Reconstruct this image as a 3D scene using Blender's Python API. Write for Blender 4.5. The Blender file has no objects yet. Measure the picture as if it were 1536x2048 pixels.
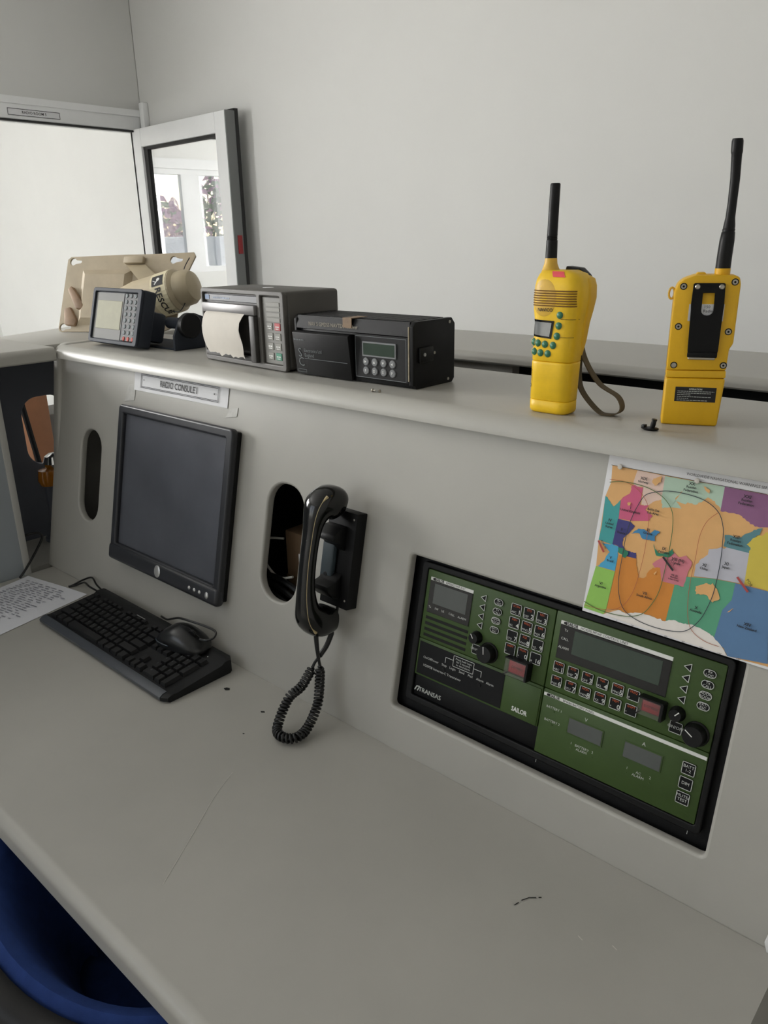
import bpy, bmesh, math, random
from mathutils import Vector, Matrix
random.seed(7)
PI = math.pi
S = bpy.context.scene
COL = S.collection

# ------------------------------------------------------------------ camera, world, lights, exposure
cam_d = bpy.data.cameras.new('camera')
cam = bpy.data.objects.new('camera', cam_d); COL.objects.link(cam)
cam.location = (1.7693, -0.7372, 1.4789)
cam.rotation_euler = (1.2323, 0.0171, 0.7302)
cam_d.sensor_fit = 'VERTICAL'; cam_d.sensor_height = 36.0
cam_d.lens = 1548.1 / 2048 * 36.0
cam_d.clip_start = 0.02; cam_d.clip_end = 200
S.camera = cam

S.view_settings.view_transform = 'Standard'
S.view_settings.look = 'None'
S.view_settings.gamma = 1.0
S.view_settings.use_curve_mapping = False
S.view_settings.exposure = 0.37

w = bpy.data.worlds.new('sky'); S.world = w; w.use_nodes = True
nt = w.node_tree; nt.nodes.clear()
sky = nt.nodes.new('ShaderNodeTexSky'); sky.sky_type = 'NISHITA'; sky.sun_disc = False
sky.sun_elevation = math.radians(38); sky.sun_rotation = math.radians(250)
bg = nt.nodes.new('ShaderNodeBackground'); bg.inputs['Strength'].default_value = 0.13
wo = nt.nodes.new('ShaderNodeOutputWorld')
nt.links.new(sky.outputs[0], bg.inputs[0]); nt.links.new(bg.outputs[0], wo.inputs[0])

def area(name, loc, rot, sx, sy, power, col):
    d = bpy.data.lights.new(name, 'AREA'); d.shape = 'RECTANGLE'; d.size = sx; d.size_y = sy
    d.energy = power; d.color = col
    o = bpy.data.objects.new(name, d); COL.objects.link(o); o.location = loc; o.rotation_euler = rot
    return o
sd = bpy.data.lights.new('sun', 'SUN'); sd.energy = 1.6; sd.angle = math.radians(0.6); sd.color = (1, .95, .86)
sun = bpy.data.objects.new('sun', sd); COL.objects.link(sun)
sun.rotation_euler = Vector((0.62, 0.30, -0.62)).to_track_quat('-Z', 'Y').to_euler()
# daylight just outside each window opening; the next room's window is added
area('daylight_front_window', (-0.75, -3.47, 1.95), (PI/2, 0, 0), 2.5, 1.6, 12, (1.0, .985, .955))
area('daylight_left_window', (-2.45, -1.35, 1.90), (PI/2, 0, -PI/2), 1.5, 1.5, 128, (1.0, .99, .97))
area('added_daylight_next_room', (-3.7, -2.12, 1.65), (PI/2, 0, 0), 2.0, 1.6, 38, (1.0, .99, .975))  # added at an unseen window to brighten the next room's wall

# ------------------------------------------------------------------ helpers
def lin(c): return tuple(((v/255)/12.92 if v/255 <= .04045 else ((v/255+.055)/1.055)**2.4) for v in c)
MATS = {}
def mat(name, rgb, rough=.5, metal=0, var=0.0, vscale=8, bump=0, bscale=300, spec=.5, coat=0, emit=0, sheen=0):
    if name in MATS: return MATS[name]
    m = bpy.data.materials.new(name); m.use_nodes = True; t = m.node_tree
    b = t.nodes['Principled BSDF']; c = lin(rgb)
    b.inputs['Base Color'].default_value = (*c, 1); b.inputs['Roughness'].default_value = rough
    b.inputs['Metallic'].default_value = metal; b.inputs['Specular IOR Level'].default_value = spec
    b.inputs['Coat Weight'].default_value = coat; b.inputs['Coat Roughness'].default_value = .08
    b.inputs['Sheen Weight'].default_value = sheen
    if emit:
        b.inputs['Emission Color'].default_value = (*c, 1); b.inputs['Emission Strength'].default_value = emit
    co = t.nodes.new('ShaderNodeTexCoord')
    if var:
        n = t.nodes.new('ShaderNodeTexNoise'); n.inputs['Scale'].default_value = vscale; n.inputs['Detail'].default_value = 6
        n.inputs['Roughness'].default_value = .62
        r = t.nodes.new('ShaderNodeValToRGB')
        r.color_ramp.elements[0].position = .32; r.color_ramp.elements[1].position = .68
        r.color_ramp.elements[0].color = (*[v*(1-var) for v in c], 1)
        r.color_ramp.elements[1].color = (*[min(1, v*(1+var)) for v in c], 1)
        t.links.new(co.outputs['Object'], n.inputs['Vector']); t.links.new(n.outputs['Fac'], r.inputs['Fac'])
        t.links.new(r.outputs['Color'], b.inputs['Base Color'])
        rr = t.nodes.new('ShaderNodeMapRange'); rr.inputs['To Min'].default_value = max(.02, rough-.06); rr.inputs['To Max'].default_value = min(1, rough+.06)
        t.links.new(n.outputs['Fac'], rr.inputs['Value']); t.links.new(rr.outputs['Result'], b.inputs['Roughness'])
    if bump:
        n2 = t.nodes.new('ShaderNodeTexNoise'); n2.inputs['Scale'].default_value = bscale; n2.inputs['Detail'].default_value = 3
        bp = t.nodes.new('ShaderNodeBump'); bp.inputs['Strength'].default_value = bump; bp.inputs['Distance'].default_value = .001
        t.links.new(co.outputs['Object'], n2.inputs['Vector']); t.links.new(n2.outputs['Fac'], bp.inputs['Height'])
        t.links.new(bp.outputs['Normal'], b.inputs['Normal'])
    MATS[name] = m
    return m

def pane_mat(name, fac, tint=(1, 1, 1)):
    m = bpy.data.materials.new(name); m.use_nodes = True; t = m.node_tree; t.nodes.clear()
    g = t.nodes.new('ShaderNodeBsdfGlossy'); g.inputs['Roughness'].default_value = 0.0; g.inputs['Color'].default_value = (1, 1, 1, 1)
    tr = t.nodes.new('ShaderNodeBsdfTransparent'); tr.inputs['Color'].default_value = (*tint, 1)
    mx = t.nodes.new('ShaderNodeMixShader'); mx.inputs[0].default_value = fac
    o = t.nodes.new('ShaderNodeOutputMaterial')
    t.links.new(tr.outputs[0], mx.inputs[1]); t.links.new(g.outputs[0], mx.inputs[2]); t.links.new(mx.outputs[0], o.inputs[0])
    return m

class MB:
    """collects geometry for ONE mesh"""
    def __init__(s): s.v = []; s.f = []; s.m = []
    def add(s, vs, fs, mi=0):
        o = len(s.v); s.v += [tuple(v) for v in vs]; s.f += [tuple(i+o for i in f) for f in fs]; s.m += [mi]*len(fs); return s
    def box(s, x0, x1, y0, y1, z0, z1, mi=0):
        vs = [(x0,y0,z0),(x1,y0,z0),(x1,y1,z0),(x0,y1,z0),(x0,y0,z1),(x1,y0,z1),(x1,y1,z1),(x0,y1,z1)]
        return s.add(vs, [(0,3,2,1),(4,5,6,7),(0,1,5,4),(1,2,6,5),(2,3,7,6),(3,0,4,7)], mi)
    def rbox(s, x0, x1, y0, y1, z0, z1, r=.002, seg=2, mi=0, M=None):
        bm = bmesh.new(); bmesh.ops.create_cube(bm, size=1)
        for v in bm.verts: v.co = Vector(((x0+x1)/2+v.co.x*(x1-x0), (y0+y1)/2+v.co.y*(y1-y0), (z0+z1)/2+v.co.z*(z1-z0)))
        r = min(r, .49*min(x1-x0, y1-y0, z1-z0))
        bmesh.ops.bevel(bm, geom=bm.edges[:], offset=r, segments=seg, profile=.5, affect='EDGES')
        if M: bmesh.ops.transform(bm, matrix=M, verts=bm.verts)
        bm.verts.index_update(); s.add([v.co[:] for v in bm.verts], [[v.index for v in f.verts] for f in bm.faces], mi); bm.free(); return s
    def prism(s, pts, z0, z1, mi=0, r=0, seg=2, M=None):
        """polygon in xy extruded z0..z1 with optional bevel of all edges"""
        bm = bmesh.new(); a = [bm.verts.new((p[0], p[1], z0)) for p in pts]; f = bm.faces.new(a)
        g = bmesh.ops.extrude_face_region(bm, geom=[f]); 
        for e in g['geom']:
            if isinstance(e, bmesh.types.BMVert): e.co.z = z1
        bmesh.ops.recalc_face_normals(bm, faces=bm.faces)
        if r: bmesh.ops.bevel(bm, geom=bm.edges[:], offset=r, segments=seg, profile=.5, affect='EDGES')
        if M: bmesh.ops.transform(bm, matrix=M, verts=bm.verts)
        bm.verts.index_update(); s.add([v.co[:] for v in bm.verts], [[v.index for v in f.verts] for f in bm.faces], mi); bm.free(); return s
    def cyl(s, c, r, h, n=20, axis='z', mi=0, r2=None, bev=0):
        r2 = r if r2 is None else r2
        prof = [(0, 0), (r-bev, 0)] + ([(r, bev)] if bev else []) + [(r2, h-bev)] + ([(r2-bev, h)] if bev else []) + [(0, h)]
        return s.lathe(prof, c, n, axis, mi)
    def lathe(s, prof, c=(0,0,0), n=24, axis='z', mi=0):
        vs = []; fs = []; k = len(prof)
        for i in range(n):
            a = 2*PI*i/n
            for r, h in prof:
                p = (r*math.cos(a), r*math.sin(a), h)
                if axis == 'x': p = (p[2], p[0], p[1])
                elif axis == 'y': p = (p[1], p[2], p[0])
                vs.append((p[0]+c[0], p[1]+c[1], p[2]+c[2]))
        for i in range(n):
            j = (i+1) % n
            for q in range(k-1):
                if prof[q][0] == 0 and prof[q+1][0] == 0: continue
                if prof[q][0] == 0: fs.append((i*k+q, j*k+q+1, i*k+q+1))
                elif prof[q+1][0] == 0: fs.append((i*k+q, j*k+q, i*k+q+1))
                else: fs.append((i*k+q, j*k+q, j*k+q+1, i*k+q+1))
        return s.add(vs, fs, mi)
    def loft(s, rings, cap=True, mi=0, closed=True):
        n = len(rings[0]); vs = [p for r in rings for p in r]; fs = []
        for i in range(len(rings)-1):
            for j in range(n if closed else n-1):
                k = (j+1) % n; fs.append((i*n+j, i*n+k, (i+1)*n+k, (i+1)*n+j))
        if cap: fs.append(tuple(range(n-1, -1, -1))); fs.append(tuple((len(rings)-1)*n+j for j in range(n)))
        return s.add(vs, fs, mi)
    def tube(s, pts, r, n=8, mi=0, cap=True, rf=None):
        pts = [Vector(p) for p in pts]; rings = []; up = None
        for i, p in enumerate(pts):
            tg = (pts[min(i+1, len(pts)-1)]-pts[max(i-1, 0)])
            tg = tg.normalized() if tg.length > 1e-9 else Vector((0,0,1))
            if up is None:
                up = tg.orthogonal().normalized()
            up = (up-tg*up.dot(tg)); up = up.normalized() if up.length > 1e-6 else tg.orthogonal().normalized()
            b = tg.cross(up); rr = rf(i/(len(pts)-1)) if rf else r
            rings.append([tuple(p+up*(rr*math.cos(2*PI*k/n))+b*(rr*math.sin(2*PI*k/n))) for k in range(n)])
        return s.loft(rings, cap, mi)
    def ribbon(s, pts, wdir, half, mi=0):
        """closed thin strip outline line in xy plane z: flat polyline of width 2*half"""
        for a, b in zip(pts[:-1], pts[1:]):
            d = Vector((b[0]-a[0], b[1]-a[1], 0)); 
            if d.length < 1e-9: continue
            n = Vector((-d.y, d.x, 0)).normalized()*half; e = d.normalized()*half*.6; z = wdir
            s.add([(a[0]-n.x-e.x, a[1]-n.y-e.y, z), (b[0]-n.x+e.x, b[1]-n.y+e.y, z), (b[0]+n.x+e.x, b[1]+n.y+e.y, z), (a[0]+n.x-e.x, a[1]+n.y-e.y, z)], [(0,1,2,3)], mi)
        return s
    def rect_line(s, x0, x1, y0, y1, z, h, mi=0, r=0):
        if r:
            P = rrect(x0, x1, y0, y1, r, 4); P.append(P[0])
        else: P = [(x0,y0),(x1,y0),(x1,y1),(x0,y1),(x0,y0)]
        return s.ribbon(P, z, h, mi)
    def text(s, body, x, y, size, z, mi=0, align='CENTER', bold=.0, rot=0, sx=1.0, M=None):
        vs, fs = text_geo(body, size, align, bold)
        c, sn = math.cos(rot), math.sin(rot); out = []
        for p in vs:
            px, py = p[0]*sx, p[1]
            q = Vector((x+px*c-py*sn, y+px*sn+py*c, z))
            out.append(tuple(M @ q) if M else tuple(q))
        return s.add(out, fs, mi)
    def xf(s, M):
        s.v = [tuple(M @ Vector(v)) for v in s.v]; return s
    def mesh(s, name, mats, smooth=35):
        me = bpy.data.meshes.new(name); me.from_pydata(s.v, [], s.f)
        mats = mats if isinstance(mats, (list, tuple)) else [mats]
        for m in mats: me.materials.append(m)
        me.polygons.foreach_set('material_index', s.m)
        if smooth:
            me.polygons.foreach_set('use_smooth', [True]*len(s.f)); me.set_sharp_from_angle(angle=math.radians(smooth))
        me.update(); return me
    def build(s, name, mats, parent=None, smooth=35, loc=None):
        return link(name, s.mesh(name, mats, smooth), parent, loc)

def link(name, me, parent=None, loc=None):
    o = bpy.data.objects.new(name, me); COL.objects.link(o)
    if parent: o.parent = parent
    if loc: o.location = loc
    return o
_tc = {}
def text_geo(body, size, align, bold):
    k = (body, align, bold)
    if k not in _tc:
        c = bpy.data.curves.new('lettering', 'FONT'); c.body = body; c.size = 1; c.align_x = align; c.align_y = 'CENTER'
        c.offset = bold; c.resolution_u = 2; c.fill_mode = 'FRONT'; c.space_line = .95
        o = bpy.data.objects.new('lettering', c)
        me = bpy.data.meshes.new_from_object(o)
        _tc[k] = ([tuple(v.co) for v in me.vertices], [tuple(p.vertices) for p in me.polygons])
        bpy.data.objects.remove(o); bpy.data.curves.remove(c); bpy.data.meshes.remove(me)
    v, f = _tc[k]
    return [(a*size, b*size, 0) for a, b, _ in v], f
def rrect(x0, x1, y0, y1, r, n=5):
    P = []
    for cx, cy, a0 in ((x1-r, y0+r, -PI/2), (x1-r, y1-r, 0), (x0+r, y1-r, PI/2), (x0+r, y0+r, PI)):
        for i in range(n+1):
            a = a0+PI/2*i/n; P.append((cx+r*math.cos(a), cy+r*math.sin(a)))
    return P
def plate_mesh(name, outer, holes, z0, z1, mats, bevel=0, res=2):
    """flat plate with holes, through a filled 2D curve, rounded rims"""
    c = bpy.data.curves.new(name, 'CURVE'); c.dimensions = '2D'; c.fill_mode = 'BOTH'
    for P in [outer]+holes:
        sp = c.splines.new('POLY'); sp.points.add(len(P)-1); sp.use_cyclic_u = True
        for i, p in enumerate(P): sp.points[i].co = (p[0], p[1], 0, 1)
    c.extrude = (z1-z0)/2-bevel; c.bevel_depth = bevel; c.bevel_resolution = res; c.offset = -bevel
    o = bpy.data.objects.new(name, c); me = bpy.data.meshes.new_from_object(o)
    bpy.data.objects.remove(o); bpy.data.curves.remove(c)
    me.materials.clear()
    for m in (mats if isinstance(mats, (list, tuple)) else [mats]): me.materials.append(m)
    me.transform(Matrix.Translation((0, 0, (z0+z1)/2))); me.name = name
    me.polygons.foreach_set('use_smooth', [True]*len(me.polygons)); me.set_sharp_from_angle(angle=math.radians(40))
    return me
def smooth_path(P, n=8, closed=False):
    P = [Vector(p) for p in P]; out = []; m = len(P)
    for i in range(m if closed else m-1):
        g = lambda k: P[k % m] if closed else P[max(0, min(m-1, k))]
        a, b, c, d = g(i-1), g(i), g(i+1), g(i+2)
        for q in range(n):
            t = q/n
            out.append(.5*((2*b)+(c-a)*t+(2*a-5*b+4*c-d)*t*t+(3*b-a-3*c+d)*t**3))
    if not closed: out.append(P[-1])
    return out
def dashes(mb, x0, x1, y, h, z, seed=1):
    r_ = random.Random(seed); x = x0
    while x < x1:
        wd = min(x1-x, r_.uniform(.8, 2.6)*h); mb.add([(x, y-h/2, z), (x+wd, y-h/2, z), (x+wd, y+h/2, z), (x, y+h/2, z)], [(0,1,2,3)]); x += wd+h*.6
    return mb
def tag(o, label, cat, group=None):
    o['label'] = label; o['category'] = cat
    if group: o['group'] = group
    return o
def thing(name, label, cat, loc=(0,0,0), rot=(0,0,0), group=None):
    o = bpy.data.objects.new(name, None); COL.objects.link(o); o.empty_display_size = .02
    o.location = loc; o.rotation_euler = rot
    return tag(o, label, cat, group)
def struct(o): o['kind'] = 'structure'; return o

# console frame: panel coordinates s (along), u (up the slope), n (out of the panel)
TILT = 0.21212; DESK = .75
PROT = (PI/2-TILT, 0, 0)
def pan(s, u, n=0.0):
    return Vector((s, math.sin(TILT)*u-math.cos(TILT)*n, DESK+math.cos(TILT)*u+math.sin(TILT)*n))
LEDGE = 1.266
# ------------------------------------------------------------------ materials
M_wall = mat('white_wall_paint', (222, 222, 219), .75, var=.02, vscale=1.3, bump=.12, bscale=90)
M_wall2 = mat('cream_wall_paint', (236, 236, 233), .8, var=.02, vscale=1.5)
M_ceil = mat('ceiling_paint', (232, 232, 230), .9, var=.01)
M_floor = mat('grey_floor_tile', (176, 172, 164), .35, var=.06, vscale=3)
M_pvc = mat('white_pvc', (240, 241, 241), .35, var=.02, vscale=6)
M_pvcg = mat('grey_pvc_edge', (120, 122, 122), .5)
M_gasket = mat('black_gasket', (28, 28, 28), .6)
M_con = mat('console_grey_laminate', (173, 171, 164), .38, var=.035, vscale=5, bump=.06, bscale=500)
M_dark = mat('shade_dark_grey', (92, 95, 104), .55, var=.08, vscale=4)  # shade of the side console's interior, put into the board colour
M_void = mat('matt_black', (16, 16, 17), .8)
M_black = mat('black_plastic', (11, 11, 12), .45, var=.08, vscale=30, bump=.1, bscale=900, spec=.28)
M_blackg = mat('glossy_black_plastic', (6, 6, 7), .14, spec=.45, coat=.2)
M_blackm = mat('black_powder_coat', (9, 9, 11), .5, bump=.15, bscale=1200, spec=.25)
M_kb = mat('keyboard_black', (18, 19, 21), .5, var=.06, vscale=60, spec=.35)
M_key = mat('key_black', (23, 23, 25), .45, var=.05, vscale=80, spec=.35)
M_screen = mat('monitor_screen', (82, 84, 91), .34, var=.12, vscale=9, spec=.4)
M_bezel = mat('monitor_bezel', (40, 41, 46), .38, var=.06, vscale=20)
M_silver = mat('silver_plastic', (190, 190, 188), .3, metal=.6)
M_steel = mat('steel', (185, 180, 170), .28, metal=1)
M_brass = mat('brass_screw', (170, 130, 70), .3, metal=1)
M_white = mat('white_print', (225, 226, 222), .6)
M_whitel = mat('key_legend_white', (200, 203, 198), .6)
M_orange = mat('orange_print', (190, 84, 40), .6)
M_blackp = mat('black_print', (22, 22, 24), .6)
M_greyp = mat('grey_print', (105, 110, 112), .6)
M_green = mat('olive_green_panel', (54, 78, 27), .5, var=.05, vscale=14, bump=.08, bscale=700)
M_lcd = mat('lcd_grey', (82, 86, 84), .25, var=.04, vscale=20)
M_lcdg = mat('lcd_green_grey', (52, 66, 56), .22, var=.05, vscale=20)
M_lcdb = mat('lcd_pale', (160, 158, 140), .65, var=.06, vscale=30, spec=.2)
M_red = mat('red_guard_cap', (150, 22, 32), .3)
M_clear = pane_mat('clear_cover', .04, (.93, .93, .93))
M_yel = mat('yellow_plastic', (240, 196, 30), .42, var=.07, vscale=35, bump=.05, bscale=900)
M_yelw = mat('worn_yellow_plastic', (222, 178, 66), .45, var=.12, vscale=45)
M_gbtn = mat('green_rubber_button', (54, 120, 92), .45)
M_pink = mat('pink_sticker', (236, 88, 96), .6)
M_strap = mat('olive_webbing', (92, 80, 58), .85, var=.1, vscale=90, bump=.5, bscale=1500)
M_beige = mat('beige_bracket_plastic', (176, 162, 138), .5, var=.10, vscale=14)
M_beiged = mat('beige_beacon', (186, 172, 144), .45, var=.06, vscale=20)
M_stain = mat('stained_beige', (150, 124, 100), .6, var=.25, vscale=25)
M_paper = mat('white_paper', (228, 228, 230), .8, var=.02, vscale=30)
M_thermal = mat('thermal_paper', (206, 200, 190), .75, var=.03, vscale=30)
M_prn = mat('grey_printer_case', (84, 81, 77), .5, var=.05, vscale=20, bump=.12, bscale=900)
M_prnd = mat('dark_printer_recess', (56, 54, 52), .5)
M_prnl = mat('light_grey_key_panel', (112, 111, 106), .5)
M_key2 = mat('pale_grey_membrane', (128, 127, 120), .5)
M_keyr = mat('red_membrane', (176, 62, 66), .5)
M_keyg = mat('green_membrane', (50, 132, 104), .5)
M_btn = mat('grey_round_button', (120, 122, 124), .4)
M_gps = mat('slate_plastic', (50, 54, 62), .6, bump=.1, bscale=900, spec=.2)
M_wood = mat('brown_wood', (168, 116, 82), .5, var=.14, vscale=6)
M_card = mat('cardboard', (104, 82, 60), .8, var=.06, vscale=20)
M_blue = mat('blue_fabric', (44, 66, 124), .9, var=.12, vscale=40, bump=.5, bscale=1400, spec=.15)
M_cable = mat('black_cable', (16, 16, 17), .35)
M_wcable = mat('white_cable', (205, 203, 196), .5)
M_amber = mat('amber_plastic', (190, 118, 30), .25, coat=.5)
M_tape = mat('brown_tape', (128, 104, 78), .6, var=.15, vscale=90)
M_wear = mat('worn_edge', (138, 128, 106), .6, var=.3, vscale=120)
M_chip = mat('white_chip', (222, 222, 222), .7)
M_pane = pane_mat('door_glass', .62, (.8, .82, .82))
M_wpane = pane_mat('window_glass', .08)

# ------------------------------------------------------------------ the room
XL, XR, YB, YF, H = -2.30, 3.6, 1.86, -3.4, 3.0
XO, YO1, YO0 = -5.4, 2.2, -2.05          # next room
struct(MB().box(XO-.1, XR+.1, YF-.1, YO1+.1, -.1, 0).build('floor', M_floor))
struct(MB().box(XO-.1, XR+.1, YF-.1, YO1+.1, H, H+.1).build('ceiling', M_ceil))
struct(MB().box(XL+.0, XR+.1, YB, YB+.12, 0, H).build('wall_back', M_wall))
struct(MB().box(XR, XR+.1, YF, YB, 0, H).build('wall_right', M_wall))
DO0, DO1, DH = .82, 1.838, 2.05          # doorway in the left wall
m = MB()
m.box(XL-.12, XL, YF, -2.1, 0, H); m.box(XL-.12, XL, -.6, DO0-.06, 0, H); m.box(XL-.12, XL, -2.1, -.6, 0, 1.15); m.box(XL-.12, XL, -2.1, -.6, 2.65, H); m.box(XL-.12, XL, DO1+.02, YB+.12, 0, H); m.box(XL-.12, XL, DO0-.06, DO1+.06, DH+.1, H)
struct(m.build('wall_left', M_wall))
m = MB()                                   # front wall with its window opening
wx0, wx1, wz0, wz1 = -2.0, .5, 1.15, 2.75
m.box(XL-.12, wx0, YF-.12, YF, 0, H); m.box(wx1, XR+.1, YF-.12, YF, 0, H); m.box(wx0, wx1, YF-.12, YF, 0, wz0); m.box(wx0, wx1, YF-.12, YF, wz1, H)
struct(m.build('wall_front', M_wall))
def window(n, axis, pos, a0, a1, z0, z1, splits, glass=True, fw=.05, bar=.08):
    """frame in the plane x=pos or y=pos"""
    R = (lambda a, d, z: (pos+d, a, z)) if axis == 'x' else (lambda a, d, z: (a, pos+d, z))
    def bx(mb, A0, A1, D0, D1, Z0, Z1):
        p, q = R(A0, D0, Z0), R(A1, D1, Z1)
        mb.box(min(p[0], q[0]), max(p[0], q[0]), min(p[1], q[1]), max(p[1], q[1]), Z0, Z1)
    fr = MB()
    bx(fr, a0, a1, -.035, .035, z0, z0+fw); bx(fr, a0, a1, -.035, .035, z1-fw, z1)
    bx(fr, a0, a0+fw, -.035, .035, z0+fw, z1-fw); bx(fr, a1-fw, a1, -.035, .035, z0+fw, z1-fw)
    o = struct(fr.build('window_%d' % n, M_pvc))
    ed = [a0+fw]+[e for sp in splits for e in (sp-bar, sp+bar)]+[a1-fw]
    for sp in splits:
        b = MB(); bx(b, sp-bar, sp+bar, -.03, .03, z0+fw, z1-fw); b.build('mullion', M_pvc, o)
    if glass:
        for i in range(0, len(ed), 2):
            b = MB(); bx(b, ed[i], ed[i+1], -.004, .004, z0+fw, z1-fw); b.build('pane', M_wpane, o)
    return o
window(1, 'y', YF-.06, wx0, wx1, wz0, wz1, [-.75])
window(4, 'x', XL-.06, -2.1, -.6, 1.15, 2.65, [-1.35])
# next room, seen through the doorway and in the door glass
struct(MB().box(XO-.1, XL-.12, YO1, YO1+.1, 0, H).build('wall_next_room', M_wall2))
m = MB(); oy0, oy1, oz0, oz1 = -.70, .28, 1.20, 2.16
m.box(XO-.1, XO, YO0, oy0, 0, H); m.box(XO-.1, XO, oy1, YO1, 0, H); m.box(XO-.1, XO, oy0, oy1, 0, oz0); m.box(XO-.1, XO, oy0, oy1, oz1, H)
struct(m.build('wall_next_room_end', M_wall2))
window(2, 'x', XO-.05, oy0, oy1, oz0, oz1, [-.21], bar=.10)
struct(MB().box(XO, XO+.015, oy0-.05, oy1+.05, oz1, oz1+.09).build('trim_2', M_pvc))
m = MB(); m.box(XO-.1, -4.75, YO0-.1, YO0, 0, H); m.box(-2.65, XL-.12, YO0-.1, YO0, 0, H); m.box(-4.75, -2.65, YO0-.1, YO0, 0, .8); m.box(-4.75, -2.65, YO0-.1, YO0, 2.5, H)
struct(m.build('wall_next_room_side', M_wall2))
window(3, 'y', YO0-.05, -4.75, -2.65, .8, 2.5, [-3.7])  # unseen window, added to carry the next room's light
# outside: parapet and flowering shrubs seen in the reflection
tag(MB().rbox(-8.3, -8.1, -6, 2, 0, 1.56, .02).build('parapet', M_wall2), 'low white balcony parapet outside the window', 'parapet')
struct(MB().box(-14, XO-.1, -9, 5, -.12, -.02).build('ground', mat('paving', (200, 195, 185), .9, var=.06)))
M_leaf = mat('green_leaf', (92, 124, 84), .7, var=.3, vscale=9); M_bloom = mat('pink_bloom', (196, 140, 178), .7, var=.25, vscale=9)
def shrub(name, label, c, r, mt, n=420):
    rnd = random.Random(c[1]*100); b = MB()
    for i in range(n):
        a, e, q = rnd.uniform(0, 2*PI), rnd.uniform(-1, 1), rnd.uniform(.55, 1)
        k = math.sqrt(1-e*e); p = Vector((r[0]*q*k*math.cos(a), r[1]*q*k*math.sin(a), r[2]*q*e))
        d = Vector((rnd.uniform(-1,1), rnd.uniform(-1,1), rnd.uniform(-1,1))).normalized()*.09; s2 = d.orthogonal().normalized()*.05
        b.add([p-d, p+s2, p+d, p-s2], [(0,1,2,3)], rnd.choice((0,0,1,2)))
    t = thing(name, label, 'shrub', (c[0], c[1], -.02))
    f = b.build('foliage', mt, t, smooth=0, loc=(0, 0, c[2]+.02))
    MB().cyl((0,0,0), .05, c[2], 8).build('trunk', M_wood, t)
shrub('flowering_shrub', 'pink flowering shrub beyond the white parapet', (-10, -2.15, 1.50), (.7, .55, .70), [M_bloom, M_bloom, M_leaf], 900)
shrub('green_shrub', 'leafy green shrub beyond the white parapet', (-10, -3.45, 1.75), (.7, .65, 1.0), [M_leaf, M_leaf, M_bloom], 900)

# door frame, sign band and open door leaf
m = MB()
m.rbox(XL-.10, XL+.03, DO0-.06, YB-.005, DH, DH+.10, .006); m.rbox(XL-.10, XL+.03, DO0-.06, DO0, 0, DH, .006); m.rbox(XL-.10, XL-.006, DO1+.002, DO1+.02, 0, DH, .004)
m.box(XL+.03, XL+.036, DO0-.06, YB-.005, DH+.068, DH+.10)
tr1 = struct(m.build('trim_1', M_pvc))
MB().box(XL+.004, XL+.034, DO0, YB-.01, DH-.008, DH).build('door_seal', M_gasket, tr1)
sg = thing('door_sign', 'small printed RADIO ROOM 5 strip above the doorway', 'sign', (XL+.031, 1.122, 2.068))
Ms = Matrix(((0,0,1,0),(1,0,0,0),(0,1,0,0),(0,0,0,1)))
MB().box(0, .0012, -.002, .258, -.002, .030).build('card', M_paper, sg)
b = MB().rect_line(0, .256, 0, .028, .0016, .0012); b.text('RADIO ROOM 5', .128, .014, .017, .0016, bold=.01)
b.xf(Ms).build('lettering', M_blackp, sg, smooth=0)
# white conduit box beside the corner, running above the door
struct(MB().rbox(-2.262, -2.222, YB-.035, YB, 2.06, 2.185, .006).build('trim_3', M_pvc))

dr = struct(bpy.data.objects.new('door_1', None)); COL.objects.link(dr); dr.location = (-2.290, 1.784, .01); dr.rotation_euler = (0, 0, math.radians(-3.2))
DW, DT, DZ_ = .875, .060, 2.045
st, rt = .085, .09
m = MB()
m.rbox(0, st, 0, DT, 0, DZ_, .004); m.rbox(DW-st-.005, DW-.004, 0, DT-.012, 0, DZ_, .004)
m.rbox(st, DW-st-.005, 0, DT, DZ_-rt, DZ_, .004); m.rbox(st, DW-st-.005, 0, DT, 0, .14, .004); m.rbox(st, DW-st-.005, 0, DT, .92, 1.02, .004)
m.build('leaf_frame', M_pvc, dr)
m = MB(); 
for z0, z1 in ((.14, .92), (1.02, DZ_-rt)):
    m.box(st, st+.036, .014, .05, z0, z1); m.box(DW-st-.017, DW-st-.005, .012, .05, z0, z1); m.box(st, DW-st-.005, .012, .05, z1-.014, z1); m.box(st, DW-st-.005, .012, .05, z0, z0+.012)
m.build('gasket', M_gasket, dr)
MB().box(st+.036, DW-st-.017, .026, .034, 1.03, DZ_-rt-.014).build('glass_pane', M_pane, dr)
MB().box(st+.036, DW-st-.017, .026, .034, .15, .91).build('glass_pane', M_pane, dr)
MB().box(DW-.004, DW+.002, .002, DT-.004, 0, DZ_).build('edge_strip', M_pvcg, dr)
MB().box(DW-.012, DW+.004, DT-.006, DT+.012, 0, DZ_+.01).build('rubber_seal', M_gasket, dr)
MB().rbox(DW+.001, DW+.006, .02, .045, 1.415, 1.50, .001).build('red_latch', mat('red_latch', (150, 28, 34), .4), dr)
MB().box(0, DW, DT-.01, DT+.004, DZ_, DZ_+.01).build('top_seal', M_gasket, dr)
MB().box(-.008, -.001, -.002, .03, 0, DZ_).build('hinge_seal', M_gasket, dr)
for z in (.25, 1.05, 1.85): MB().cyl((-.004, DT*.5, z), .009, .1, 12).build('hinge', M_pvc, dr)

# ------------------------------------------------------------------ main console
con = thing('radio_console', 'long grey radio console with sloped panel, desk and top ledge', 'console', (0, 0, 0))
CL, CR = 0.0, 1.662
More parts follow.
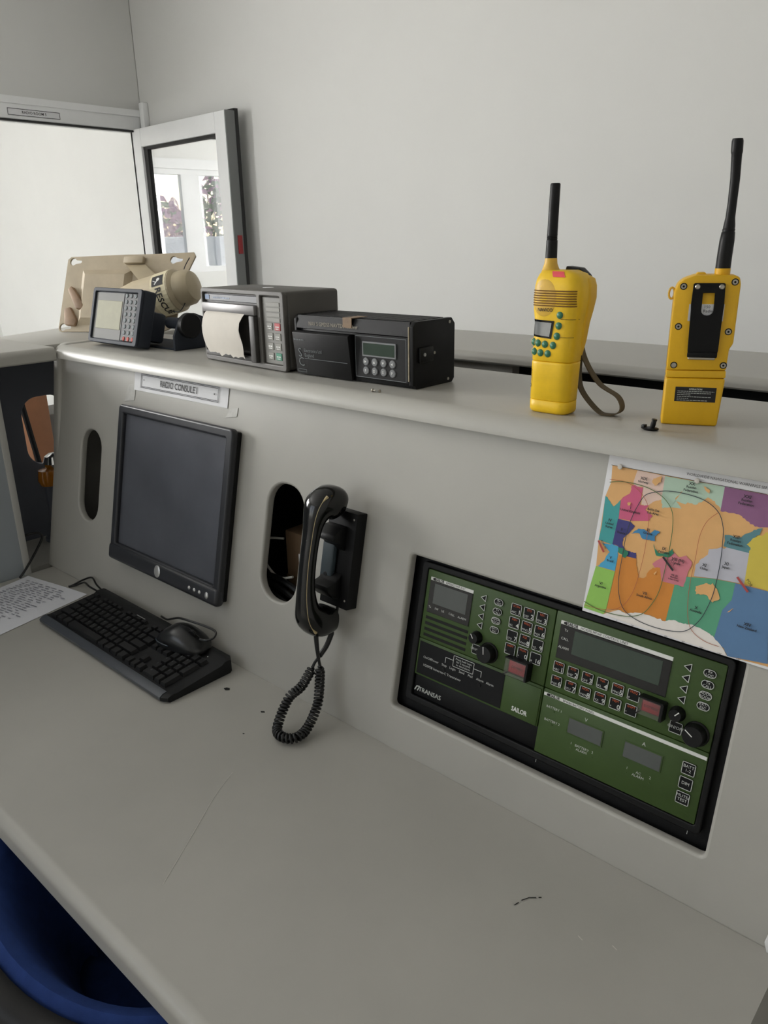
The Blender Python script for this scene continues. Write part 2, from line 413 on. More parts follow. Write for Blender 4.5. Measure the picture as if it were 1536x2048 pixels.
# sloped panel with two oval cable slots and the equipment opening
slot1 = rrect(.127, .212, .148, .352, .040, 7)
slot2 = rrect(.772, .862, .148, .352, .040, 7)
rack = rrect(1.096, 1.566, .066, .302, .006, 3)
mp_ = plate_mesh('front_panel', [(CL, -.002), (CR, -.002), (CR, .498), (CL, .498)], [slot1, slot2, rack], -.016, 0, M_con, .004, 2)
fp = link('front_panel', mp_, con, (0, 0, DESK)); fp.rotation_euler = PROT
# desk slab, rounded front edge
def slab_profile(y0, y1, zt, th, r, n=8):
    P = [(y1, zt), (y0+r, zt)]
    for i in range(1, n+1):
        a = PI/2+PI/2*i/n; P.append((y0+r+r*math.cos(a), zt-r+r*math.sin(a)))
    if th > r+.004:
        P.append((y0, zt-th+.003)); P.append((y0+.003, zt-th))
    else: P.append((y0+r*.5, zt-th))
    P.append((y1, zt-th)); return P
def slab(x0, x1, P): return MB().loft([[(x0, y, z) for y, z in P], [(x1, y, z) for y, z in P]])
slab(CL+.022, CR, slab_profile(-.462, .045, DESK, .038, .016)).build('desk_top', M_con, con)
# top ledge with bull-nosed front
slab(.040, CR, slab_profile(.078, .362, LEDGE, .030, .026, 10)).build('ledge_top', M_con, con)
# left end cheek: profile in y,z
P = [(0.012, DESK-.01), (pan(0,.50).y-.012, LEDGE-.030), (pan(0,.50).y-.004, LEDGE-.008), (.118, LEDGE+.001), (.36, LEDGE+.001), (.36, .02), (.03, .02), (.03, DESK-.04)]
Mx = Matrix(((0,0,1,0),(1,0,0,0),(0,1,0,0),(0,0,0,1)))
MB().prism(P, CL-.006, CL+.024, r=.007, seg=3, M=Mx).build('end_cheek', M_con, con)
MB().prism([(-.44, .0), (.34, .0), (.34, LEDGE-.04), (.10, LEDGE-.04), (0.01, DESK-.04), (-.44, DESK-.04)], CR-.024, CR-.002, M=Mx).build('side_board', M_con, con)
MB().prism([(-.43, .0), (.03, .0), (.03, DESK-.04), (-.43, DESK-.04)], .04, .062, M=Mx).build('side_board', M_con, con)
MB().box(.03, CR-.03, .335, .355, .0, LEDGE-.036).build('back_board', M_void, con)  # shade of the hollow interior, put in as black colour
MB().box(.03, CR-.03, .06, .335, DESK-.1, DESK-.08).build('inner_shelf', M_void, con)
MB().box(.07, CR-.03, .02, .035, 0, DESK-.04).build('modesty_board', M_con, con)
# wear: chips and scuffs on the desk and panel
def flake(name, pts, mt, z=DESK+.0006):
    b = MB(); b.add([(x, y, z) for x, y in pts], [tuple(range(len(pts)))]); b.build(name, mt, con, smooth=0)
flake('paint_chip', [(.777,-.064),(.784,-.066),(.790,-.061),(.785,-.057),(.779,-.059)], M_void)
flake('paint_chip', [(.880,-.067),(.884,-.069),(.889,-.065),(.885,-.063)], M_void)
flake('paint_chip', [(.905,-.124),(.908,-.126),(.910,-.123)], M_void)
b = MB()
pp = [(1.410,-.128),(1.4115,-.122)]; b.ribbon(pp, DESK+.0006, .0006); pp = [(1.4125,-.117),(1.417,-.108),(1.423,-.103)]; b.ribbon(pp, DESK+.0006, .0006); b.ribbon([(1.4255,-.1005),(1.4275,-.0985)], DESK+.0006, .0007)
b.build('scuff_mark', M_void, con, smooth=0)
b = MB(); b.ribbon([tuple(v)[:2] for v in smooth_path([(.970,-.194,0),(.990,-.238,0),(1.018,-.285,0),(1.048,-.335,0),(1.074,-.379,0)], 5)], DESK+.0006, .00035)
b.build('scratch', mat('pale_scratch', (206, 204, 196), .6), con, smooth=0)
for q in ((1.486,-.118),(1.52,-.105)): MB().ribbon([q, (q[0]+.006, q[1]-.002)], DESK+.0006, .0005).build('scratch', MATS['pale_scratch'], con, smooth=0)
b = MB().prism([(0,-.01),(.010,-.006),(.012,.02),(.006,.032),(-.001,.02),(-.004,.0)], 0, .004, r=.001); o = b.build('paint_chip', M_chip, con); o.location = pan(1.648, .0, .0005)+Vector((0,0,.010)); o.rotation_euler = PROT
# ledge rivet
scr = thing('loose_screw', 'tiny silver screw lying on the ledge before the black receiver', 'screw', (.995, .100, LEDGE))
MB().lathe([(0,0),(.0026,0),(.0026,.0018),(.0012,.0022),(.0011,.0075),(0,.008)], n=10, axis='x').xf(Matrix.Translation((-.004,0,.0026))).build('shank', M_steel, scr)
MB().cyl((0, 0, 0), .0024, .004, 10, bev=.0008).xf(Matrix.Translation((.007,.004,0))).build('nut', M_steel, scr)

# rear console and left console (backs and ledges)
rc = thing('rear_console', 'grey ledge of the console standing back to back behind, dark hollow back', 'console', (0, 0, 0))
slab(.30, CR+.5, slab_profile(.536, .836, LEDGE, .020, .012, 8)).build('ledge_top', M_con, rc)
MB().box(.32, CR+.48, .60, .62, 0, LEDGE-.03).build('back_board', M_void, rc)  # black sheet standing in for the shade of the hollow back
MB().box(.30, .33, .49, .83, 0, LEDGE-.03).build('end_board', M_con, rc)
MB().box(CR+.45, CR+.48, .49, .83, 0, LEDGE-.03).build('end_board', M_con, rc)
MB().box(.45, .93, .575, .60, 1.0, LEDGE-.028).build('support_board', M_con, rc)

lc = thing('side_console', 'pale ledge of the neighbouring console, back board in a shade-dark colour with an oval slot', 'console', (0, 0, 0))
P = slab_profile(-.052, .27, LEDGE-.001, .030, .012)
MB().loft([[(-y, -1.3, z) for y, z in P], [(-y, .075, z) for y, z in P]]).build('ledge_top', M_con, lc)
b = MB().prism([(-.27,.076),(-.007,.076),(-.007,.36),(-.04,.52),(-.40,.42)], LEDGE-.031, LEDGE-.001, r=.004); b.build('corner_ledge', M_con, lc)
slot3 = rrect(.082, .200, .190, .366, .045, 7)
hole = plate_mesh('back_board', [(-1.2, -.74), (.40, -.74), (.40, .478), (-1.2, .478)], [slot3], 0, .018, M_dark, .002, 1)
o = link('back_board', hole, lc, (-.20, .0, DESK)); o.matrix_local = Matrix(((0,0,1,-.22),(1,0,0,0),(0,1,0,DESK),(0,0,0,1)))
b = MB().rbox(-.002, .018, -1.25, -.060, .02, LEDGE-.032, .002); b.build('cover_board', mat('blue_grey_board', (158, 165, 170), .5, var=.03), lc)
b = MB().rbox(-.004, .021, -.066, -.050, .02, LEDGE-.032, .003); b.build('edge_trim', mat('pale_edge_trim', (176, 175, 170), .5), lc)
MB().box(-.2, -.01, -.05, .33, DESK-.03, DESK-.002).build('inner_shelf', M_con, lc)
MB().box(-.215, -.16, .30, .32, .75, LEDGE-.032).build('stay_board', M_con, lc)
MB().box(-.22, -.20, -1.25, -1.23, 0, LEDGE-.032).build('end_board', M_dark, lc)
MAPPOLY=[
 ('tan',[(4.2,183.1),(134.6,182.2),(178.3,181.9),(213.4,6.4),(173.0,0.8),(138.0,22.7),(100.2,18.2),(58.7,12.2),(25.9,3.7),(-1.5,4.2),(6.3,59.2),(3.6,91.5),(2.4,145.5),(6.4,163.0)]),
 ('norway',[(35.6,182.6),(68.6,181.9),(69.5,154.5),(62.6,151.6),(55.1,144.2),(47.5,144.1),(45.9,164.5),(34.2,165.3),(34.1,174.2)]),
 ('arctic',[(68.6,181.9),(134.6,182.2),(135.2,155.3),(127.3,164.8),(119.3,167.4),(114.9,162.3),(107.7,156.6),(99.1,157.6),(93.6,149.3),(84.6,159.0),(91.2,168.9),(80.9,148.1),(72.8,144.9),(69.5,154.5)]),
 ('purple',[(134.6,182.2),(178.3,181.9),(181.9,147.7),(177.1,146.6),(172.0,146.8),(163.6,150.4),(157.7,154.6),(147.0,155.7),(135.2,155.3)]),
 ('pink',[(32.2,164.1),(45.9,164.5),(46.0,143.8),(56.4,145.2),(53.0,139.3),(63.0,134.0),(59.8,127.4),(40.7,123.1),(23.6,122.4),(22.5,144.9),(31.7,154.3)]),
 ('teal',[(2.4,145.5),(11.1,138.0),(14.9,135.0),(21.8,144.8),(23.6,122.4),(22.1,105.2),(21.8,89.7),(3.6,91.5),(4.4,108.9)]),
 ('navy',[(22.9,121.9),(37.9,121.7),(44.8,118.0),(40.2,109.4),(33.4,100.2),(34.0,92.7),(38.1,87.6),(46.2,86.5),(52.2,87.3),(53.5,80.7),(38.3,78.4),(29.0,89.9),(21.7,90.5)]),
 ('sky',[(8.1,89.5),(21.7,90.5),(30.0,88.6),(30.9,79.6),(30.8,59.4),(7.9,59.6),(15.9,69.6),(16.6,74.4),(20.4,80.1)]),
 ('lime',[(6.3,59.2),(30.9,58.7),(28.6,10.9),(25.9,3.7),(-1.5,4.2)]),
 ('orange',[(32.5,80.0),(53.5,80.7),(54.8,73.5),(57.7,66.6),(60.7,59.0),(67.8,61.7),(70.8,70.1),(74.4,74.8),(82.5,79.2),(87.2,62.5),(102.6,62.4),(100.4,16.8),(88.1,19.0),(76.0,19.1),(63.9,17.7),(58.7,12.2),(44.0,14.8),(29.2,11.9)]),
 ('rose',[(73.4,79.8),(83.4,89.9),(92.6,95.2),(94.8,98.7),(101.4,94.5),(109.1,98.6),(116.7,92.6),(114.5,81.8),(113.2,63.1),(87.2,62.5),(82.8,77.8),(77.2,75.6)]),
 ('green',[(113.7,75.0),(141.8,80.5),(165.5,82.1),(165.4,63.0),(158.1,49.3),(155.7,16.8),(138.0,22.7),(119.9,21.4),(106.8,21.8),(100.7,19.1),(102.6,62.4),(113.2,63.1)]),
 ('grey',[(136.7,113.4),(149.2,117.9),(172.7,117.5),(174.3,83.8),(165.4,82.8),(144.4,81.2),(121.6,77.9),(120.8,89.3),(125.8,99.3),(131.6,105.0),(131.1,110.6)]),
 ('dteal',[(144.7,130.9),(158.4,131.3),(169.7,139.5),(176.1,145.0),(180.8,146.8),(174.6,133.8),(168.5,126.1),(172.8,123.7),(172.7,117.5),(149.2,117.9),(145.8,118.5)]),
 ('yellow',[(172.8,123.7),(168.5,126.1),(175.5,135.4),(186.0,143.2),(198.1,82.9),(174.3,83.8),(172.7,117.5)]),
 ('blue',[(165.5,82.1),(198.2,82.3),(213.4,6.4),(173.0,0.8),(165.2,9.7),(155.7,16.8),(158.1,49.3),(165.4,63.0)]),
 ('med',[(42.0,108.3),(49.8,116.1),(57.4,116.4),(64.0,113.4),(68.9,119.0),(75.1,117.5),(70.2,111.9),(71.3,106.2),(62.4,105.6),(56.4,105.6),(50.7,111.1)]),
 ('dgreen',[(70.5,103.0),(77.5,93.6),(89.3,97.3),(92.6,102.5),(95.1,97.3),(89.7,91.5),(75.9,90.2)]),
 ('dgreen',[(30.0,88.6),(36.3,88.7),(43.2,85.8),(40.7,78.2),(31.1,82.7)]),
 ('white',[(25.9,3.7),(44.0,14.8),(53.9,13.1),(63.9,17.7),(76.0,19.1),(88.1,19.0),(100.2,18.2),(109.5,22.7),(121.2,21.8),(129.4,23.7),(138.0,22.7),(148.2,20.2),(155.7,16.8),(165.2,9.7),(173.0,0.8),(168.4,0.4),(129.3,2.1),(69.9,2.5)]),
 ('tan',[(125.8,67.4),(135.6,73.8),(141.2,73.2),(142.8,75.8),(149.6,68.4),(153.1,60.8),(146.9,54.6),(138.8,61.0),(127.5,58.4)]),
 ('tan',[(30.8,142.9),(35.1,144.5),(35.1,140.7),(32.1,140.1)]),
 ('tan',[(163.0,48.0),(169.0,54.8),(166.5,50.5)]),
 ('tan',[(77.0,68.8),(80.5,74.2),(78.7,67.7)]),
 ('tan',[(111.4,179.9),(120.4,176.0),(120.6,171.2),(115.1,175.0)]),
 ('tan',[(56.3,176.8),(65.7,181.4),(65.7,174.1),(59.4,168.6),(55.7,172.3)]),
]
MAPLINE=[
 ('black',[(43.2,138.7),(50.0,155.0),(60.7,161.5),(76.0,166.0),(97.3,166.6),(118.8,163.1),(134.2,153.7),(141.6,139.9),(144.2,126.5),(146.6,97.5),(146.0,65.9),(142.0,44.5),(136.6,29.7),(126.6,16.1),(113.4,10.4),(91.7,7.9),(68.5,9.8),(51.5,17.0),(42.4,31.5),(37.8,52.0),(37.3,79.7),(37.3,104.2),(39.2,122.8),(43.2,138.7)]),
 ('dg',[(5.6,162.9),(20.0,166.3),(38.6,166.8),(57.3,163.8),(73.4,156.7),(84.5,144.5),(88.7,126.5),(89.9,101.9),(89.2,75.0),(87.7,52.2),(82.2,34.0),(73.0,18.9),(57.4,11.0),(37.3,8.0),(17.5,8.3),(-0.1,12.7)]),
 ('red',[(5.0,166.1),(23.1,166.9),(39.5,161.8),(52.2,151.0),(58.3,138.9),(61.1,120.2),(62.3,90.5),(60.5,59.8),(56.8,38.8),(47.7,20.6),(30.3,10.6),(0.8,8.1)]),
 ('red',[(134.2,153.7),(124.4,141.7),(119.7,123.6),(119.9,97.7),(119.4,71.5),(121.3,47.1),(126.0,26.3),(133.8,15.5),(147.5,9.7),(162.7,8.9)]),
 ('fine',[(4.1,183.5),(68.3,183.0),(134.4,182.9),(178.1,182.6)]),
]
MAPTEXT= [('XIX\nNorway', 45.8, 172.6), ('XX\nRussian\nFederation', 100.6, 175.0), ('XXI\nRussian\nFederation', 160.0, 172.2), ('I\nUnited Kingdom', 36.7, 136.1), ('Baltic Sea\nSub-Area', 63.5, 139.3), ('IV\nUnited\nStates', 14.5, 114.2), ('II\nFrance', 30.7, 108.7), ('III\nGreece', 62.1, 115.2), ('IX\nPakistan', 84.0, 98.2), ('VIII (N)\nIndia', 101.7, 89.4), ('V\nBrazil', 23.5, 72.3), ('VI\nArgentina', 17.3, 38.5), ('VII\nSouth Africa', 71.7, 41.5), ('X\nAustralia', 131.4, 42.0), ('XI\nChina', 130.8, 91.2), ('XI\nJapan', 153.1, 98.5), ('XIII\nRussian\nFederation', 157.2, 127.5), ('XIV\nNew Zealand', 186.3, 39.6), ('WORLDWIDE NAVIGATIONAL WARNINGS SERVICE', 93.5, 186.5), ('VIII (S)\nMauritius\nIndian Ocean', 100.9, 70.8)]
# ------------------------------------------------------------------ built-in radio equipment (panel coordinates, face plane n = -.012)
FZ = -.012
def panel_thing(name, label, cat, s, u, n=0.0, group=None):
    return thing(name, label, cat, pan(s, u, n), PROT, group)
fr = panel_thing('equipment_frame', 'black recessed mounting frame with white maker lettering around the green radio units', 'frame', 0, 0)
MB().box(1.075, 1.59, .045, .322, -.036, -.0305).build('backplate', M_void, fr)
me = plate_mesh('bezel', rrect(1.08, 1.585, .05, .318, .004), [rrect(1.114, 1.551, .084, .292, .006)], -.030, -.0205, M_blackm, .001, 1)
link('bezel', me, fr)
me = plate_mesh('inner_rim', rrect(1.111, 1.554, .081, .295, .006), [rrect(1.1215, 1.5465, .0905, .2865, .003)], -.0205, -.0115, M_black, .0015, 2)
link('inner_rim', me, fr)
MB().rbox(1.1225, 1.3325, .0912, .1235, -.03, -.016, .001).build('blank_strip', M_blackm, fr)
b = MB().text('TRANSAS', 1.152, .1015, .0098, -.0155, bold=.0); b.text('TRANSAS', 1.1525, .1015, .0098, -.0155)
b.ribbon([(1.1245, .0985), (1.1275, .1045), (1.1325, .1055)], -.0155, .0009); b.ribbon([(1.1295, .0985), (1.1325, .1045)], -.0155, .0009)
b.build('maker_lettering', M_whitel, fr, smooth=0)
for s_, u_ in ((1.3345, .0725), (1.538, .0725)):
    MB().box(s_, s_+.0006, u_, u_+.006, -.0206, -.0200).build('scuff_mark', M_whitel, fr)

def key(par, cx, cy, w=.0155, h=.0155, digit=None, small=None, top=None, r=.0012, oval=False, lines=None):
    k = MB()
    if oval: k.prism(rrect(cx-w/2, cx+w/2, cy-h/2, cy+h/2, h*.49, 6), FZ, FZ+.0018, r=.0005, seg=1)
    else: k.rbox(cx-w/2, cx+w/2, cy-h/2, cy+h/2, FZ, FZ+.0018, .0007, 1)
    ko = k.build('key', M_blackm, par)
    z = FZ+.0020; b = MB()
    b.rect_line(cx-w/2+.0004, cx+w/2-.0004, cy-h/2+.0004, cy+h/2-.0004, z, .00038, 0, r=(h*.46 if oval else r))
    if digit: b.text(digit, cx+w*.46, cy-h*.20, .0085 if len(digit) < 2 else .0078, z, 0, 'RIGHT', bold=.012)
    if small: b.text(small, cx-w*.42, cy-h*.27, .0040, z, 0, 'LEFT')
    if top: b.text(top, cx, cy+h*.27, .0040, z, 1)
    if lines: b.text(lines, cx, cy, .0044 if oval else .0052, z, 0)
    b.build('key_legend', [M_whitel, M_orange], ko, smooth=0)
def tri_key(par, cx, cy):
    ko = MB().prism([(cx+.0036, cy-.0046), (cx+.0036, cy+.0046), (cx-.0044, cy)], FZ, FZ+.0012, r=.0003, seg=1).build('soft_key', M_blackm, par)
    MB().ribbon([(cx+.0036, cy-.0046), (cx+.0036, cy+.0046), (cx-.0044, cy), (cx+.0036, cy-.0046)], FZ+.0014, .0004).build('key_legend', M_whitel, ko, smooth=0)
def knob(par, cx, cy, r, h, ang):
    prof = [(0, 0), (r*1.12, 0), (r*1.12, .0015), (r, .003), (r*.92, h-.001), (r*.86, h), (0, h)]
    k = MB().lathe(prof, (cx, cy, FZ), 28).build('knob', M_black, par)
    d = Vector((math.cos(ang), math.sin(ang)))
    MB().ribbon([(cx+d.x*r*.05, cy+d.y*r*.05), (cx+d.x*r*.8, cy+d.y*r*.8)], FZ+h+.0003, .00055).build('pointer', M_white, k, smooth=0)
def guard_button(par, x0, x1, y0, y1):
    b = MB().rbox(x0, x1, y0, y1, FZ, FZ+.007, .001); o = b.build('distress_button', M_red, par)
    MB().rect_line(x0+.001, x1-.001, y0+.001, y1-.001, FZ+.0072, .0003).text('DISTRESS', (x0+x1)/2, (y0+y1)/2, .0042, FZ+.0073).build('lettering', M_blackp, o, smooth=0)
    c = MB(); t_ = .0009
    c.rbox(x0-.0025, x1+.0025, y0-.0025, y1+.0025, FZ+.0125, FZ+.0135, .0004, 1)
    c.build('clear_cover', M_clear, par)
    h_ = MB().rbox(x1+.0012, x1+.0048, y0-.003, y1+.003, FZ, FZ+.0142, .0006, 1); h_.rbox(x0-.003, x1+.004, y1+.002, y1+.004, FZ, FZ+.0142, .0005, 1)
    h_.rbox(x0-.0034, x0-.0018, y0-.0034, y0-.0018, FZ, FZ+.0138, .0003, 1)
    h_.build('cover_hinge', M_black, par)
def strip(par, x0, x1, y0, y1, txt, brand='SAILOR'):
    o = MB().rbox(x0, x1, y0, y1, FZ-.0005, FZ+.0006, .0002, 1).build('name_strip', M_white, par)
    b = MB(); h_ = y1-y0; yc = (y0+y1)/2; z = FZ+.0008
    b.lathe([(0,0),(.0017,0)], (x0+.0058, yc, z), 14); b.box(x0+.0065, x0+.009, y0+.0004, y1-.0004, z-.0001, z)
    b.text(brand, x0+.0095, yc, h_*1.25, z, 0, 'LEFT', bold=.03, sx=.75); b.text(txt, x0+.0275, yc, h_*.95, z, 0, 'LEFT')
    b.build('strip_lettering', M_blackp, o, smooth=0)
def faceplate(par, x0, x1, y0, y1): return MB().rbox(x0, x1, y0, y1, -.030, FZ, .0012, 2).build('faceplate', M_green, par)
def leds(par, pts, mt=M_void):
    for x, y in pts: MB().lathe([(0, .0004), (.0011, .0004), (.0013, 0)], (x, y, FZ+.0002), 10).build('indicator', mt, par)
KT = ['SCAN', 'STO', 'REC', 'MEM', 'FREQ', 'DIM', '', 'SQL', '', 'SHIFT', 'MON', '']
KS = ['ABC', 'DEF', 'GHI', 'JKL', 'MNO', 'PQR', 'STU', 'VWX', 'YZ-', '*', '+', '#']

vh = panel_thing('vhf_radio', 'green VHF radio unit with small square display and three-column number keypad', 'radio', 0, 0)
faceplate(vh, 1.1225, 1.3320, .1812, .2855)
dp = MB().rbox(1.129, 1.204, .2225, .2705, FZ, FZ+.0012, .0005, 1).build('display_window', M_blackg, vh)
MB().rbox(1.138, 1.1965, .2375, .2675, FZ+.0010, FZ+.0016, .0003, 1).build('lcd', M_lcd, dp)
b = MB()
for x, tx in ((1.1345, 'Tx'), (1.1465, '1W'), (1.158, 'US'), (1.174, 'CALL'), (1.192, 'ALARM')): b.text(tx, x, .2312, .0046, FZ+.0015)
b.build('lettering', M_whitel, dp, smooth=0)
leds(vh, [(1.134, .2262), (1.146, .2262), (1.158, .2262), (1.174, .2262), (1.192, .2262)], M_greyp)
strip(vh, 1.129, 1.2042, .2708, .2755, 'RM2042 VHF-DSC')
for i in range(4):
    y = .2145-i*.0088
    MB().rbox(1.129, 1.2045, y-.0022, y+.0022, FZ, FZ+.0004, .0002, 1).build('speaker_slot', M_void, vh)
for i in range(4): tri_key(vh, 1.2225, .2703-i*.0131)
for i, tx in enumerate(('Rx\nLOG', 'Tx\nCALL', 'ADDR\nBOOK', 'EXT/\nESC')): key(vh, 1.247, .2712-i*.0131, .0145, .0095, lines=tx, oval=True)
DG = ['1', '2', '3', '4', '5', '6', '7', '8', '9', '', '0', '16']
for i in range(12): key(vh, 1.2752+(i % 3)*.0196, .2695-(i//3)*.0185, .0160, .0155, DG[i], KS[i], KT[i])
knob(vh, 1.2205, .2125, .0082, .011, 2.2); key(vh, 1.2235, .1955, .0150, .0140, lines='ON/OFF'); knob(vh, 1.2435, .1975, .0130, .015, 1.75)
guard_button(vh, 1.2795, 1.3075, .1845, .2030)

ic = panel_thing('satellite_transceiver', 'dark satellite transceiver panel with status words and plain green cover', 'transceiver', 0, 0)
faceplate(ic, 1.1225, 1.3320, .1240, .1805)
dk = MB().rbox(1.1255, 1.2735, .1270, .1765, FZ, FZ+.0006, .0004, 1).build('status_panel', M_blackm, ic)
gc = MB().rbox(1.2755, 1.3305, .1255, .1770, FZ, FZ+.0016, .0008, 2).build('cover', M_green, ic)
MB().text('SAILOR', 1.3035, .1355, .0090, FZ+.0019, bold=.03, sx=.8).build('lettering', M_white, gc, smooth=0)
b = MB(); z = FZ+.0009
for x, tx in ((1.1425, 'On/Off'), (1.1565, 'Power'), (1.1735, 'Stop'), (1.1885, 'Login'), (1.2045, 'Send'), (1.2195, 'Mail'), (1.2360, 'Alarm'), (1.2525, 'Alarm')): b.text(tx, x, .1545, .0050, z)
b.text('H2095B Inmarsat-C Transceiver', 1.137, .1425, .0052, z, 0, 'LEFT')
b.rect_line(1.188, 1.223, .1585, .1745, z, .0004, r=.001); b.text('Press both keys\nfor 5 seconds\nto send alarm', 1.2055, .1665, .0044, z)
b.ribbon([(1.188, .167), (1.1745, .167), (1.1745, .159)], z, .0004); b.ribbon([(1.223, .167), (1.2365, .167), (1.2365, .159)], z, .0004)
b.build('lettering', M_whitel, dk, smooth=0)
for x in (1.1735, 1.236): MB().lathe([(0, .001), (.0024, .001), (.0030, 0)], (x, .1475, FZ+.0006), 14).build('push_button', M_black, ic)
leds(ic, [(1.1425, .148), (1.1565, .148), (1.1885, .148), (1.2045, .148), (1.2195, .148), (1.2525, .148)], M_black)

mf = panel_thing('control_unit', 'green control unit with long dark display and two rows of number keys', 'radio', 0, 0)
faceplate(mf, 1.3332, 1.5460, .1812, .2860)
dp = MB().rbox(1.3415, 1.4865, .2255, .2705, FZ, FZ+.0012, .0005, 1).build('display_window', M_blackg, mf)
MB().rbox(1.362, 1.4765, .2365, .2675, FZ+.0010, FZ+.0016, .0003, 1).build('lcd', M_lcdg, dp)
b = MB()
for y, tx in ((.2645, 'Tx'), (.2530, 'CALL'), (.2410, 'ALARM')): b.text(tx, 1.3505, y, .0046, FZ+.0015)
b.build('lettering', M_whitel, dp, smooth=0)
strip(mf, 1.341, 1.4867, .2708, .2755, 'HC4500 MF/HF CONTROL UNIT')
for i in range(6):
    key(mf, 1.3490+i*.0202, .2145, .0150, .0140, ['1','2','3','4','5',''][i], ['ABC','DEF','GHI','JKL','MNO','#'][i], ['SCAN','STO','REC','SQL','MODE','FREQ'][i])
    key(mf, 1.3490+i*.0202, .1955, .0150, .0140, ['6','7','8','9','0',''][i], ['PQR','STU','VWX','YZ-','+','*'][i], ['DIM','DSP','MON','CLAR','MEM','SHIFT'][i])
guard_button(mf, 1.4630, 1.4865, .2020, .2175)
for i in range(4): tri_key(mf, 1.505, .2703-i*.0131)
for i, tx in enumerate(('Rx\nLOG', 'Tx\nCALL', 'ADDR\nBOOK', 'EXT/\nESC')): key(mf, 1.5297, .2712-i*.0131, .0145, .0095, lines=tx, oval=True)
knob(mf, 1.504, .2125, .0082, .011, .9); key(mf, 1.505, .1957, .0150, .0140, lines='ON/OFF'); knob(mf, 1.5285, .1975, .0130, .015, 2.6)

bp = panel_thing('battery_panel', 'green battery panel with two grey meter windows and three square buttons', 'control panel', 0, 0)
faceplate(bp, 1.3332, 1.5460, .0912, .1805)
strip(bp, 1.3345, 1.5450, .1712, .1755, 'BP4680 BATTERY PANEL')
for x in (1.3750, 1.4505): 
    o = MB().rbox(x-.0015, x+.0475, .1340, .1565, FZ, FZ+.0010, .0006, 1).build('meter_frame', M_green, bp)
    MB().rbox(x, x+.046, .1355, .1550, FZ+.0008, FZ+.0014, .0003, 1).build('meter_window', M_lcd, o)
z = FZ+.0006
for a_ in (('BATTERY 1', 1.352, .1580, .0046), ('BATTERY 2', 1.352, .1400, .0046), ('V', 1.397, .1605, .0068), ('A', 1.473, .1605, .0068), ('BATTERY\nALARM', 1.398, .1205, .0047), ('1', 1.383, .1232, .0047), ('2', 1.4125, .1232, .0047), ('AC\nALARM', 1.473, .1205, .0047), ('1', 1.4585, .1232, .0047), ('2', 1.4875, .1232, .0047)): MB().text(*a_, z).build('lettering', M_whitel, bp, smooth=0)
leds(bp, [(1.352, .1535), (1.352, .1355), (1.383, .1165), (1.4125, .1165), (1.4585, .1165), (1.4875, .1165)], M_green)
for y, tx in ((.1540, 'BATT\n1-2'), (.1357, 'DIM'), (.1172, 'MUTE/\nTEST')): key(bp, 1.5282, y, .0155, .0150, lines=tx)

# ------------------------------------------------------------------ monitor
mo = panel_thing('monitor', 'black square flat monitor mounted in the sloped console panel', 'monitor', 0, 0)
MB().rbox(.318, .686, .106, .421, -.012, .012, .004).build('housing', M_black, mo)
link('bezel', plate_mesh('bezel', rrect(.313, .690, .102, .426, .010), [rrect(.3310, .6710, .1365, .4080, .002)], .010, .024, M_bezel, .004, 3), mo)
ch = MB().rbox(.312, .691, .100, .1345, .008, .028, .008, 4).build('chin', M_bezel, mo)
MB().box(.329, .673, .134, .410, .0125, .0150).build('screen', M_screen, mo)
def oval_btn(par, cx, cy, rx, ry, z, mt, name='power_button'):
    b = MB().lathe([(0, .0022), (.55, .0018), (.9, .0008), (1, 0)], (0,0,0), 20); b.v = [(cx+x*rx, cy+y*ry, z+zz) for x, y, zz in b.v]
    return b.build(name, mt, par)
oval_btn(mo, .499, .1185, .0105, .0125, .0278, M_silver)
for i, x in enumerate((.607, .623, .639)): oval_btn(mo, x, .1160, .0040, .0040, .0278, M_silver, 'menu_button')
oval_btn(mo, .661, .1160, .0055, .0068, .0278, M_silver, 'menu_button')
# paper sign
ps = panel_thing('console_sign', 'white paper strip reading RADIO CONSULE I taped above the monitor', 'sign', 0, 0)
b = MB(); N = 14
for i in range(N):
    x0, x1 = .330+.31*i/N, .330+.31*(i+1)/N; zz = lambda x: .0010+.0006*math.sin(x*40)
    b.add([(x0, .4575, zz(x0)), (x1, .4575, zz(x1)), (x1, .4935, zz(x1)), (x0, .4935, zz(x0))], [(0,1,2,3)])
b.build('paper', M_paper, ps)
b = MB().rect_line(.355, .613, .4650, .4920, .0024, .0005); b.rect_line(.3575, .6105, .4672, .4898, .0024, .0005); b.text('RADIO CONSULE I', .485, .4782, .0172, .0024, bold=.018, sx=.86)
b.lathe([(0, 0), (.0018, 0)], (.600, .4785, .0024), 10); b.lathe([(0, 0), (.0012, 0)], (.365, .4805, .0024), 10)
b.build('lettering', M_blackp, ps, smooth=0)
M_tapec = mat('clear_tape', (196, 195, 190), .25, var=.1, vscale=60)
for x0, x1, y0, y1 in ((.296, .333, .430, .470), (.636, .668, .440, .462)):
    MB().prism([(x0, y0), (x1, y0+.006), (x1+.002, y1), (x0+.012, y1-.004)], .0004, .0010).build('tape', M_tapec, ps)

